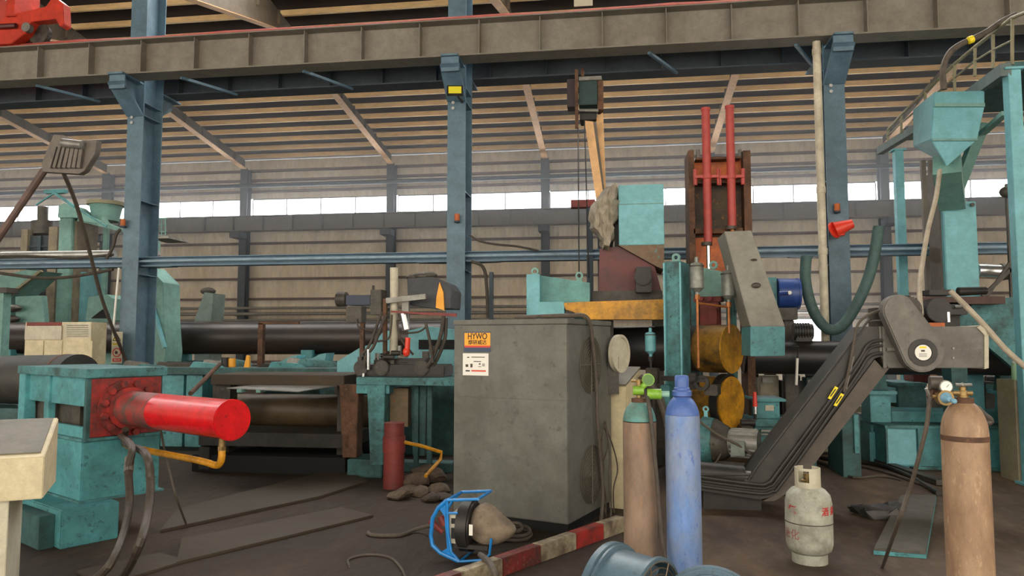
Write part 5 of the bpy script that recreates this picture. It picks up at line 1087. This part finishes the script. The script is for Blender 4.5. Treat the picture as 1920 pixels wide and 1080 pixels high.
# silver wrapped pipe on the tie beam, and cables
t = T('wrapped_pipe', 'silver wrapped pipe resting on the tie beam at the far left', 'pipe'); z_ = zt+.09; r = .085
m = MB(); m.cyl((-22, 12.98, z_+r+.02), (at(214,480,12.98).x, 12.98, z_+r-.01), r, n=16); t.part('pipe', m, insul); m = MB(); m.tube([(at(a,480,12.85).x, 12.85, z_+.03+.03*math.sin(i)) for i, a in enumerate((-60,0,40,80,120,150,175,212))], .03, smooth=4, n=6); t.part('cable', m, hose)
for k, (pts, r, lb) in enumerate((([(0,512),(60,520),(110,521),(160,515),(212,505)], .03, 'black cable sagging under the tie beam at the far left'), ([(200,485),(212,462),(218,440),(226,430)], .03, 'black cable climbing to the left column beside the tie beam'), ([(880,440),(900,452),(930,458),(970,462),(1010,470)], .02, 'dark cable drooping to the tie beam right of the middle column'), ([(884,490),(905,500),(912,530),(915,597)], .03, 'black cable dropping from the tie beam to the grey cabinet'))):
    hosep('beam_cable', lb, [at(a, b, 12.75) for a, b in pts], r, hose, cat='cable')
t = T('thin_post', 'thin dark post standing behind the grey cabinet top', 'post'); m = MB(); pfloor(t, m, 917, 510, 924, 11.0, 11.08); t.part('post', m, blued)
t = T('conduit_tube', 'thin white conduit on the front of the left column', 'conduit'); m = MB(); m.cyl(at(223, 502, 12.65), at(212, 622, 12.65), .02, n=8); t.part('conduit_tube', m, white)
# safety sign on the left column
x = CX[1]; c = at(219, 650, 12.6)
t = T('safety_sign', 'white safety sign with a yellow warning triangle and red ring on the left column', 'sign', o=(c.x, 12.6))
m = MB(); pbox(t, m, 209, 622, 229, 681, 0, .01); t.part('board', m, creamw)
m = MB(); m.prism([t.L(a, b, -.001) for a, b in ((211,639),(227,639),(219,624.5))], (0, -.003, 0)); g = t.part('triangle_border', m, black)
m = MB(); m.prism([t.L(a, b, -.004) for a, b in ((213.2,637.6),(224.8,637.6),(219,627.5))], (0, -.003, 0)); t.part('triangle_field', m, signy, parent=g)
m = MB(); c = t.L(219, 634, -.008)
for k in range(3):
    an = PI/2+k*2*PI/3; m.prism([c+Vector((.012*math.cos(an-.3), 0, .012*math.sin(an-.3))), c+Vector((.04*math.cos(an-.45), 0, .04*math.sin(an-.45))), c+Vector((.04*math.cos(an+.45), 0, .04*math.sin(an+.45))), c+Vector((.012*math.cos(an+.3), 0, .012*math.sin(an+.3)))], (0, -.002, 0))
t.part('warning_symbol', m, black, parent=g)
m = MB(); pbox(t, m, 211, 643, 227, 647, -.002, 0); t.part('yellow_band', m, signy); t.text('lettering', '当心电离辐射', .028, t.L(219, 645, -.004), RX90, black)
m = MB(); c = t.L(219, 661, 0); m.ring(c+Vector((0,-.004,0)), c, .085, .068, n=28); m.bar(c+Vector((-.05,-.003,.05)), c+Vector((.05,-.003,-.05)), .014, .003); t.part('prohibition_ring', m, inkred)
m = MB(); m.cyl(c+Vector((-.01,-.002,0)), c+Vector((-.01,-.0,0)), .03, n=12); t.part('ring_symbol', m, black)
m = MB(); pbox(t, m, 211, 672, 227, 678, -.003, 0); t.part('red_band', m, inkred); t.text('lettering', '禁止入内', .03, t.L(219, 675, -.005), RX90, white)
# work lamp with poles upper left
t = T('work_lamp', 'dusty grey lamp bank with slats on an inclined pole at upper left', 'lamp', o=(at(130,290,9).x, 9))
m = MB(); ppoly(t, m, [(78,305),(100,252),(118,253),(140,262),(182,263),(178,288),(158,320),(148,326),(80,322)], 0, .1); t.part('frame', m, paint('lamp_grey', '#6f675f', .6, dirt='#4e4842', amt=.5, scale=5), bevel=.004)
m = MB()
for k in range(7): m.bar(t.L(106+k*8, 275, -.03), t.L(94+k*9, 315, -.03), .05, .04)
t.part('slat', m, paint('lamp_grey', '#6f675f')); m = MB(); m.cyl(t.L(118,268,-.06), t.L(155,272,-.06), .06, n=14); t.part('roller', m, steel)
m = MB(); m.cyl(t.L(84,318,.05), t.L(-70,545,.05), .05, n=10); p_ = t.L(-70,545,.05); m.cyl(p_, Vector((p_.x, p_.y, 0)), .05, n=8); t.part('pole', m, paint('pole_brown', '#6b544c', .6, amt=.5))
t = T('guy_cable', 'long dark cable slanting from the lamp bank down past the left column', 'cable'); m = MB(); m.tube([at(118,322,9.05), at(142,380,9.6), at(165,460,10.2), at(185,540,10.8), at(205,600,11.3), at(228,655,12.0), at(240,688,12.3)], .03, smooth=4, n=8); t.part('guy_cable', m, cable)
t = T('roof_bracket', 'small teal bracket with thin arms below the lamp bank', 'bracket'); m = MB(); pbox(t, m, 82, 355, 120, 362, 14, 14.1); m.bar(at(100,360,14), at(140,388,14), .05, .05); m.bar(at(105,360,14), at(68,384,14), .03, .03); m.bar(at(140,388,14), at(200,425,14), .03, .03); t.part('bracket', m, teal)
# red crane end truck on the rail
t = T('crane_end_truck', 'red overhead crane end truck with a steel wheel at the top left corner', 'crane', o=(at(60,40,12.4).x, 12.4))
m = MB(); ppoly(t, m, [(-80,70),(-80,20),(20,28),(85,12),(100,-8),(118,6),(120,45),(112,50),(104,35),(60,40),(48,62),(20,82),(-80,86)], -.25, -.05); ppoly(t, m, [(-80,70),(-80,20),(20,28),(85,12),(100,-8),(118,6),(120,45),(112,50),(104,35),(60,40),(48,62)], .1, .3); t.part('side_plate', m, crane, bevel=.01)
c = t.L(78, 46, 0); wz = zgt+.1+.19
m = MB(); m.cyl((c.x, -.06, wz), (c.x, .06, wz), .19, n=32); m.cyl((c.x, -.08, wz), (c.x, -.06, wz), .22, n=32); t.part('wheel', m, oily, bevel=.006); m = MB(); m.cyl((c.x-.07, -.3, wz+.02), (c.x-.07, -.2, wz+.02), .09, n=20); t.part('axle_cap', m, steel)
m = MB(); pbox(t, m, 12, -30, 28, 30, -.3, .3); m.cyl(t.L(5,20,-.3), t.L(5,20,.2), .2, n=16); t.part('upright', m, crane)
m = MB(); m.cyl(t.L(-10, 50, -.3), t.L(30, 48, -.3), .05, n=8); pbox(t, m, -80, 55, 60, 84, -.03, .08); t.part('under_frame', m, paint('crane_dark', '#5c1a18', .5, amt=.4))
# red conductor along the girder
t = T('conductor_rail', 'thin red conductor line running along the top of the near crane beam', 'conductor'); m = MB(); x = -46; P = []
while x <= 26: P.append((x, 12.24, zgt+.015+.012*math.sin(x*1.7))); x += 1.0
m.tube(P, .02, n=6); m.tube([(p[0], p[1]+.06, p[2]+.05+.006*math.sin(p[0]*2.3)) for p in P], .012, n=6); t.part('conductor_rail', m, paint('conductor_red', '#b8554a', .5, amt=.3))
t = T('hanging_plate', 'pale square plate hanging at the top edge above the crane beam', 'plate'); m = MB(); pbox(t, m, 1076, -40, 1111, 11, 12.2, 12.22); t.part('hanging_plate', m, creamw)
# flood light on the middle column
c = at(852, 168, 12.05); t = T('flood_light', 'yellow flood light under the corbel of the middle column', 'lamp', o=(c.x, 12.05))
m = MB(); m.hull8([t.L(838,180,-.08), t.L(868,180,-.08), t.L(868,178,.06), t.L(838,178,.06), t.L(838,160,-.02), t.L(868,160,-.02), t.L(868,160,.08), t.L(838,160,.08)]); t.part('housing', m, blk)
m = MB(); m.hull8([t.L(841,175,-.075), t.L(865,175,-.075), t.L(865,175,-.06), t.L(841,175,-.06), t.L(841,162,-.035), t.L(865,162,-.035), t.L(865,162,-.02), t.L(841,162,-.02)]); t.part('lens', m, flat('lamp_yellow', '#e6dc3c', .3))
m = MB(); m.box(-.02, .02, .02, .66, c.z-.02, c.z+.02); t.part('bracket', m, blk)
for k, (px, py) in enumerate(((228,417),(856,407),(1571,388))):
    c = at(px, py, 12.6); t = T('column_lamp', ['small orange beacon on the left column', 'small orange beacon on the middle column', 'small orange beacon on the right column'][k], 'beacon', group=None); m = MB(); m.cyl((c.x, 12.64, c.z-.06), (c.x, 12.64, c.z+.06), .045, n=14); t.part('lens', m, orange)
    m = MB(); m.cyl((c.x, 12.64, c.z-.09), (c.x, 12.64, c.z-.06), .05, n=14); m.box(c.x-.02, c.x+.02, 12.64, 12.72, c.z-.09, c.z-.06); t.part('mount', m, blued)
c = at(1578, 426, 12.5); t = T('signal_horn', 'red plastic horn on the right column above the tie beam', 'horn', o=(c.x, 12.5)); m = MB(); m.cyl((-.1, 0, c.z-.04), (.16, -.05, c.z+.05), .13, .07, n=20); m.cyl((-.12, .02, c.z-.05), (-.1, 0, c.z-.04), .14, .14, n=20); m.cyl((-.02, 0, c.z-.14), (-.02, 0, c.z), .06, .1, n=14); t.part('horn', m, redplas); m = MB(); m.box(0, .04, 0, .22, c.z-.03, c.z+.01); t.part('bracket', m, blued)
# rain downpipe
t = T('rain_downpipe', 'dirty white rain downpipe beside the right column', 'downpipe'); m = MB(); P = [at(1526, 80, 12.45), at(1534, 250, 12.45), at(1540, 450, 12.45), at(1548, 640, 12.45)]
x0 = at(1531, 85, 12.45); m.cyl((x0.x, 12.45, 0), (x0.x, 12.45, zgb-.02), .065, n=16); t.part('pipe', m, whited)
m = MB()
for z in (1.6, 3.2, 4.2, 6.5): m.cyl((x0.x, 12.45, z-.05), (x0.x, 12.45, z+.05), .075, n=16)
t.part('collar', m, whited)
# green U hose
t = T('drooping_duct', 'thick green hose drooping in a U across the right column', 'hose'); m = MB(); m.tube([at(a, b, 12.2) for a, b in ((1512,480),(1510,520),(1517,560),(1533,598),(1556,618),(1580,610),(1604,575),(1625,530),(1638,485),(1648,425))], .085, smooth=5, n=14); t.part('drooping_duct', m, hoseg)
# ================================================================== RIGHT GANTRY
def post(label, px, py, y, w_, mat, name='gantry_post', y1=None):
    t = T(name, label, 'post', group=None); c = at(px, py, y); m = MB()
    m.box(c.x-w_/2, c.x+w_/2, y, y+w_, 0, c.z); m.box(c.x-w_*.8, c.x+w_*.8, y-.03, y+w_+.03, c.z, c.z+.03); m.box(c.x-w_*.9, c.x+w_*.9, y-.05, y+w_+.05, 0, .03); t.part('post', m, mat, bevel=.004); return t
post('slim pale teal gantry post between the right column and the hopper', 1686, 282, 13.6, .14, tealc)
post('near pale teal gantry post cut by the right edge of the view', 1902, 130, 9.9, .15, tealc)
t = T('walkway', 'overhead inspection walkway with a hand rail at the upper right', 'walkway')
a0, a1 = at(1650, 285, 15.5), at(1836, 170, 11.4); a2 = at(1886, 128, 9.9)
m = MB(); w2_ = 2.2
m.hull8([a1+Vector((0,0,-.3)), Vector((a2.x+w2_, a2.y, a2.z-.05)), Vector((a2.x+w2_, a1.y+1, a1.z-.3)), a1+Vector((0,1,-.3)), Vector((a1.x, 8.4, a2.z+.04)), Vector((a2.x+w2_, 8.4, a2.z+.04)), Vector((a2.x+w2_, 10.5, a2.z+.04)), Vector((a1.x, 10.5, a2.z+.04))])
m.bm.clear()
zd = a2.z+.02
m.prism([Vector((at(1812,182,11.9).x, 11.9, zd)), Vector((a2.x, 9.9, zd)), Vector((a2.x+2.2, 9.9, zd)), Vector((a2.x+2.2, 11.9, zd))], (0, 0, .06)); t.part('deck', m, teald)
m = MB(); m.bar(at(1650,283,15.5), at(1812,184,11.9), .12, .14); m.bar(at(1812,184,11.9), at(1886,130,9.9), .12, .16); t.part('edge_beam', m, paint('walk_grey', '#5f6f6e', .6, dirt='#45504f', amt=.5))
m = MB(); m.bar(at(1700,262,15.5), at(1830,190,11.9), .5, .03); t.part('rear_deck', m, teald)
m = MB()
rl = [(1665,243,15.5),(1690,215,14),(1735,172,12.2),(1790,120,11.6),(1828,88,10.9),(1862,62,10.4),(1898,33,9.9),(1960,8,9.0)]
P = [at(*q) for q in rl]; m.tube(P, .025, n=8)
fb = [(1665,265),(1690,246),(1735,215),(1790,172),(1828,140),(1862,125),(1898,118)]
P3 = [at(a, (b+rl[i][1])/2, rl[i][2]) for i, (a, b) in enumerate(fb)]; m.tube(P3, .015, n=6); t.part('hand_rail', m, olive)
m = MB()
for i, (a, b) in enumerate(fb): m.cyl(at(a, b+3, rl[i][2]), P[i], .022, n=8)
t.part('rail_post', m, olive)
t = T('rail_hose', 'grey hose with a yellow clip draped over the hand rail', 'hose'); m = MB(); m.tube([at(a, b, 10.2) for a, b in ((1770,168),(1768,130),(1780,100),(1800,84),(1822,74),(1850,60),(1880,40),(1905,28))], .04, smooth=4, n=10); t.part('hose', m, cable)
m = MB(); m.cyl(at(1816,76,10.15), at(1824,73,10.15), .05, n=12); t.part('clip', m, hyel)
t = T('teal_hopper', 'faceted pale teal hopper hanging under the walkway', 'hopper')
m = MB(); y0 = 10.8
f = [at(1752,172,y0), at(1846,170,y0), at(1846,200,y0), at(1832,262,y0), at(1775,312,y0), at(1745,262,y0)]
b = [at(1712,205,y0+1.3), at(1800,205,y0+1.3), at(1800,230,y0+1.3), at(1790,275,y0+1.3), at(1770,306,y0+1.0), at(1712,275,y0+1.3)]
vf = [m.bm.verts.new(p) for p in f]; vb = [m.bm.verts.new(p) for p in b]
m.face(vf); m.face(vb[::-1])
for i in range(6): m.face([vf[(i+1)%6], vf[i], vb[i], vb[(i+1)%6]])
t.part('shell', m, tealc, bevel=.01)
m = MB(); m.bar(at(1752,197,y0-.02), at(1846,197,y0-.02), .03, .05); m.bar(at(1748,262,y0-.02), at(1832,262,y0-.02), .02, .03); t.part('seam', m, tealp)
m = MB(); m.bar(at(1775,308,y0+.3), at(1785,378,y0+1.2), .35, .3); t.part('spout', m, tealp)
t = T('vertical_duct', 'tall pale teal rectangular duct below the hopper', 'duct'); m = MB(); pfloor(t, m, 1768, 378, 1830, 12.0, 12.5); t.part('duct', m, tealc, bevel=.01)
m = MB(); pfloor(t, m, 1757, 318, 1767, 12.1, 12.5); t.part('rear_post', m, webg); m = MB(); m.bar(at(1790,368,11.9), at(1842,232,11.2), .16, .1); pbox(t, m, 1782, 368, 1808, 376, 11.85, 12.1); m.bar(at(1842,250,11.2), at(1885,212,10.5), .09, .06); t.part('brace', m, tealp)
m = MB(); c = at(1823,384,11.98); m.cyl(c-Vector((0,.02,0)), c, .03, n=10); t.part('bolt', m, oily)
for k, (px, y_, y0) in enumerate(((1732, 13.8, 300), (1746, 14.2, 300))):
    t = T('slim_post', ['thin dark post left of the tall teal duct', 'second thin dark post touching the tall teal duct'][k], 'post'); m = MB(); pfloor(t, m, px-4, y0, px+4, y_, y_+.08); t.part('slim_post', m, webg)
t = T('pale_hose', 'long pale hose hanging down from the hopper to the conveyor guard', 'hose'); m = MB(); m.tube([at(a, b, 10.6-.3*i) for i, (a, b) in enumerate(((1762,320),(1755,370),(1740,430),(1730,490),(1724,540),(1727,590)))], .03, smooth=5, n=10); t.part('pale_hose', m, paint('pale_hose', '#b9ad98', .6, amt=.3))
t = T('silver_duct', 'short silver duct elbow right of the tall teal duct', 'duct'); m = MB(); m.cyl(at(1832,508,12.3), at(1878,510,12.3), .115, n=24); t.part('duct', m, chrome); m = MB(); m.ring(at(1876,510,12.3), at(1882,510,12.3), .13, .1, n=24); m.cyl(at(1882,510,12.3), at(1960,510,12.3), .12, n=20); t.part('sleeve', m, oily); m = MB(); xx_ = at(1935,510,12.3); m.cyl((xx_.x, 12.3, 0), (xx_.x, 12.3, xx_.z-.1), .05, n=10); t.part('prop', m, oily)
t = T('frame_strut', 'thin dark welded strut frame near the right edge', 'frame'); m = MB(); c = at(1890, 350, 11.9); m.bar(at(1888,345,11.9), at(1897,548,11.9), .05, .05); m.bar(at(1895,505,11.9), at(1842,556,11.9), .05, .05); m.bar(at(1895,490,11.9), at(1850,556,11.9), .04, .04); m.bar(at(1892,360,11.9), at(1935,440,11.9), .07, .07)
m.bar(at(1897,548,11.9), Vector((at(1897,548,11.9).x, 11.9, 0)), .05, .05); t.part('strut', m, oily); m = MB(); m.ball(at(1888,360,11.8), .09, 1.2, 1, 1, sub=2); t.part('valve', m, oily)
# machine between conveyor head and right edge
t = T('rear_weld_head', 'dark oily machine head on a brown beam above the conveyor', 'machine')
m = MB(); pbox(t, m, 1730, 556, 1885, 570, 10.6, 11.0); t.part('brown_beam', m, paint('beam_brown', '#5c4038', .6, dirt='#3a2b27', amt=.5)); m = MB(); c = at(1752, 582, 10.5); m.cyl(c-Vector((0,.15,0)), c+Vector((0,.2,0)), .16, n=20); pbox(t, m, 1762, 577, 1815, 590, 10.4, 10.7); pbox(t, m, 1735, 566, 1800, 612, 10.6, 10.9); pbox(t, m, 1742,543,1790,553,10.5,10.8); m.cyl(at(1795,547,10.6), at(1850,545,10.6), .06, .05, n=12); t.part('head', m, blk, bevel=.008)
m = MB(); m.cyl(at(1790,575,10.35), at(1806,575,10.35), .02, n=10); m.cyl(at(1778,585,10.35), at(1779,604,10.35), .022, n=10); t.part('piston', m, chrome)
m = MB(); pbox(t, m, 1742, 605, 1772, 616, 10.3, 10.55); t.part('orange_box', m, orange, bevel=.003); m = MB(); pbox(t, m, 1775, 570, 1800, 640, 10.95, 11.05); m.box(at(1790,640,10.7).x-.1, at(1790,640,10.7).x+.1, 10.6, 10.9, 0, at(1790,612,10.7).z); t.part('stand', m, teald)
t = T('teal_side_panel', 'big dark teal sheet panel behind the conveyor end at the right edge', 'panel'); m = MB(); ppoly(t, m, [(1776,616),(1830,565),(1905,556),(1960,560),(1960,700),(1900,690),(1850,648)], 10.9, 11.0); t.part('panel', m, tealw); m = MB(); m.box(at(1930,700,10.95).x, at(1930,700,10.95).x+.5, 10.9, 11.0, 0, at(1930,690,10.95).z); t.part('leg', m, tealw)
t = T('slanting_hose', 'grey hose slanting down to the right across the teal panel', 'hose'); m = MB(); m.tube([at(a, b, 8.2-.1*i) for i, (a, b) in enumerate(((1782,546),(1815,578),(1850,615),(1885,655),(1925,690)))], .028, smooth=4, n=10); t.part('slanting_hose', m, paint('pale_hose', '#b9ad98'))
t = T('white_cloth', 'white crumpled sheet on the end of the conveyor pipe', 'cloth'); m = MB(); ppoly(t, m, [(1850,636),(1846,624),(1862,622),(1882,630),(1896,638)], 11.3, 11.5); t.part('white_cloth', m, white)
# cream panel and green bottle at right edge
q = fl(1880, 905); t = T('cream_locker', 'dull cream metal locker at the right edge with a green bottle on top', 'locker', o=(q.x, q.y)); zt_ = t.L(1890, 713, 0).z
m = MB(); m.box(t.L(1906,800,0).x, t.L(1906,800,0).x+1.3, 0, .45, .0, zt_); t.part('body', m, paint('locker_drab', '#a39b82', .6, dirt='#7d7460', amt=.5, scale=3), bevel=.006); m = MB(); m.box(t.L(1909,760,0).x, t.L(1909,760,0).x+.8, -.012, 0, .3, zt_-.03); t.part('door', m, creamw)
c = t.l2w(t.L(1899, 713, .2))+Vector((.03,0,0)); c.z = zt_
t = T('green_bottle', 'pale green plastic bottle standing on the cream locker', 'bottle', o=(c.x, c.y)); m = MB(); m.lathe([(.035, zt_), (.04, zt_+.01), (.04, zt_+.16), (.03, zt_+.2), (.025, zt_+.21)], n=20); t.part('body', m, bottleg); m = MB(); m.cyl((0, 0, zt_+.21), (0, 0, zt_+.235), .027, n=16); t.part('cap', m, white)
# handle bar / grinder behind right cylinder
t = T('curved_handle', 'dark bent handle sticking out behind the right foreground cylinder', 'handle'); m = MB(); m.tube([at(a, b, 5.0) for a, b in ((1815,768),(1830,765),(1845,778),(1858,790),(1840,797))], .02, smooth=4, n=8); m.tube([at(1818,768,5.0), fl(1815, 930)], .015, n=6); t.part('curved_handle', m, oily)
# cables and scrap on the right floor
for k, (pts, r, lb) in enumerate((([(1480,845),(1550,860),(1640,870),(1700,890),(1760,925)], .03, 'long dark cable on the floor running right from the conveyor'), ([(1500,850),(1560,875),(1600,872),(1660,885),(1740,912)], .02, 'thin cable lying beside the long dark one'), ([(1520,852),(1570,850),(1640,862),(1720,880)], .02, 'thin cable nearest the teal base on the floor'), ([(1560,880),(1600,895),(1650,893),(1690,900)], .014, 'thin wire squiggle in front of the floor cables'), ([(1310,905),(1360,925),(1420,935),(1480,925)], .014, 'thin wire arc on the floor under the conveyor foot'))):
    hosep('floor_cable', lb, [fl(a, b, r) for a, b in pts], r, blk if k % 2 == 0 else cable, cat='cable')
t = T('floor_channel', 'dark steel channel lying on the floor before the teal base', 'channel'); m = MB(); m.bar(fl(1560, 835, .04), fl(1765, 905, .04), .12, .06); t.part('floor_channel', m, oily)
for k, (px, py, r) in enumerate(((1625,965,.1),(1650,972,.12),(1668,962,.09),(1608,958,.07))):
    c = fl(px, py); m = MB(); vs = m.ball((c.x, c.y, r*.45), r, 1.6, 1, .6, sub=2)
    for v in vs: v.co += noise.noise_vector(v.co*9+Vector((k*2, 0, 0)))*r*.7; v.co.z = max(v.co.z, 0)
    single('oily_rag', ['dark rag lump left of the steel plate', 'largest dark rag touching the steel plate', 'dark rag pushed under the plate edge', 'outermost small dark rag by the steel plate'][k], 'rag', m, blk, group='dark rags by the steel plate', ang=25)

for k, (a, b, c, d, y0, y1, mt, nm, lb) in enumerate((
 (1398,706,1420,770,11.9,12.3,oily,'pump_unit','dark oily pump under the black pipe right of the lower yellow drum'),
 (1424,704,1460,748,12.3,12.8,paint('grey_cream','#9a917d',.6,amt=.5),'meter_box','pale grey box standing under the black pipe behind the teal machine tool'),
 (1466,714,1508,760,12.2,12.6,blk,'winch_unit','black winch box under the black pipe next to the pale grey box'),
 (1512,708,1530,770,12.0,12.3,teald,'valve_stand','narrow dark teal stand half hidden by the conveyor'),
 (1845,716,1872,765,12.2,12.8,oily,'coil_box','dark box behind the right foreground cylinder under the pipe'),
 (1390,800,1412,850,10.0,10.4,oily,'oil_can','dark square can between the gear motor and the machine tool'),
 (1500,806,1530,850,10.6,11.0,tealw,'step_box','worn teal step box beside the machine tool bed'))):
    t = T(nm, lb, nm.split('_')[0]); m = MB(); pfloor(t, m, a, b, c, y0, y1); t.part('body', m, mt, bevel=.01)
    m = MB(); w_ = (c-a); pbox(t, m, a+w_*.15, b+4, a+w_*.7, b+14, y0-.03, y0); t.part('front_plate', m, steel if k % 2 else tealw, bevel=.003)
    m = MB(); p = at(a+w_*.5, b, (y0+y1)/2); m.cyl((p.x-.08, (y0+y1)/2, at(a, b, y0).z+.03), (p.x+.1, (y0+y1)/2, at(a, b, y0).z+.03), .05, n=12); t.part('handle', m, blk)
# small fittings on the welding carriage
for i in range(14):
    t = WC; rr = random.Random(40+i); px, py = rr.uniform(670, 815), rr.uniform(655, 682); r = rr.uniform(.025, .055); c = t.L(px, py, rr.uniform(-.05, .2)); m = MB()
    if i % 3 == 0: m.box(c.x-r, c.x+r, c.y-r, c.y+r, c.z-r, c.z+r*1.2)
    elif i % 3 == 1: m.cyl(c-Vector((r*1.4, 0, 0)), c+Vector((r*1.4, 0, 0)), r*.8, n=12)
    else: m.cyl(c-Vector((0, 0, r*1.6)), c+Vector((0, 0, r*1.6)), r*.6, n=10)
    t.part(('clamp_block', 'roller', 'adjuster')[i % 3], m, (oily, blk, steel)[i % 3], bevel=.004)
for i, (a, b, c2, d2) in enumerate(((1210,690,1232,720),(1238,722,1255,760),(1290,700,1305,730),(1320,722,1345,742))):
    t = MM; m = MB(); pbox(t, m, a, b, c2, d2, -.12-.03*i, .0); t.part('valve_block', m, (oily, tealw, blk, oily)[i], bevel=.01)
# ================================================================== FINISH, LIGHT, CAMERA
for t in THINGS: t.finish()
cam = bpy.data.cameras.new('camera'); co = bpy.data.objects.new('camera', cam); COL.objects.link(co)
cam.sensor_width = 36; cam.lens = FX/1920*36; cam.clip_end = 300
co.matrix_world = Matrix(((RV.x, UV.x, -FV.x, 0), (RV.y, UV.y, -FV.y, 0), (RV.z, UV.z, -FV.z, CZ), (0, 0, 0, 1)))
S.camera = co
w = bpy.data.worlds.new('sky'); S.world = w; w.use_nodes = True
nt = w.node_tree; N = nt.nodes; bg = N['Background']
tc = N.new('ShaderNodeTexCoord'); sp = N.new('ShaderNodeSeparateXYZ'); nt.links.new(tc.outputs['Generated'], sp.inputs[0])
mr = N.new('ShaderNodeMapRange'); mr.inputs[1].default_value = -.3; mr.inputs[2].default_value = .5; nt.links.new(sp.outputs['Y'], mr.inputs[0])
mx = N.new('ShaderNodeMixRGB'); mx.inputs[1].default_value = (3.7, 3.35, 2.85, 1); mx.inputs[2].default_value = (18, 17.8, 17.4, 1); nt.links.new(mr.outputs[0], mx.inputs[0])
nt.links.new(mx.outputs[0], bg.inputs[0]); bg.inputs[1].default_value = 1.0
# thin dusty air filling the far bay
hz = bpy.data.materials.new('dusty_air'); hz.use_nodes = True; hn = hz.node_tree; hn.nodes.clear(); ho = hn.nodes.new('ShaderNodeOutputMaterial'); hv = hn.nodes.new('ShaderNodeVolumeScatter'); hv.inputs['Density'].default_value = .02; hv.inputs['Anisotropy'].default_value = .6; hv.inputs['Color'].default_value = (.9, .94, 1, 1); hn.links.new(hv.outputs[0], ho.inputs['Volume'])
hb = MB(); hb.box(-45.5, 25.5, 16.0, 28.9, .02, 9.3); me = bpy.data.meshes.new('haze'); hb.bm.to_mesh(me); hb.bm.free(); me.materials.append(hz); hob = bpy.data.objects.new('haze', me); COL.objects.link(hob); hob['kind'] = 'stuff'; hob['label'] = 'thin dusty haze filling the far half of the hall'; hob['category'] = 'haze'
S.view_settings.view_transform = 'Standard'; S.view_settings.look = 'None'; S.view_settings.gamma = 1; S.view_settings.use_curve_mapping = False
S.view_settings.exposure = 0.0
S.cycles.max_bounces = 6; S.cycles.diffuse_bounces = 4; S.cycles.volume_bounces = 0; S.cycles.transparent_max_bounces = 12; S.cycles.use_denoising = True
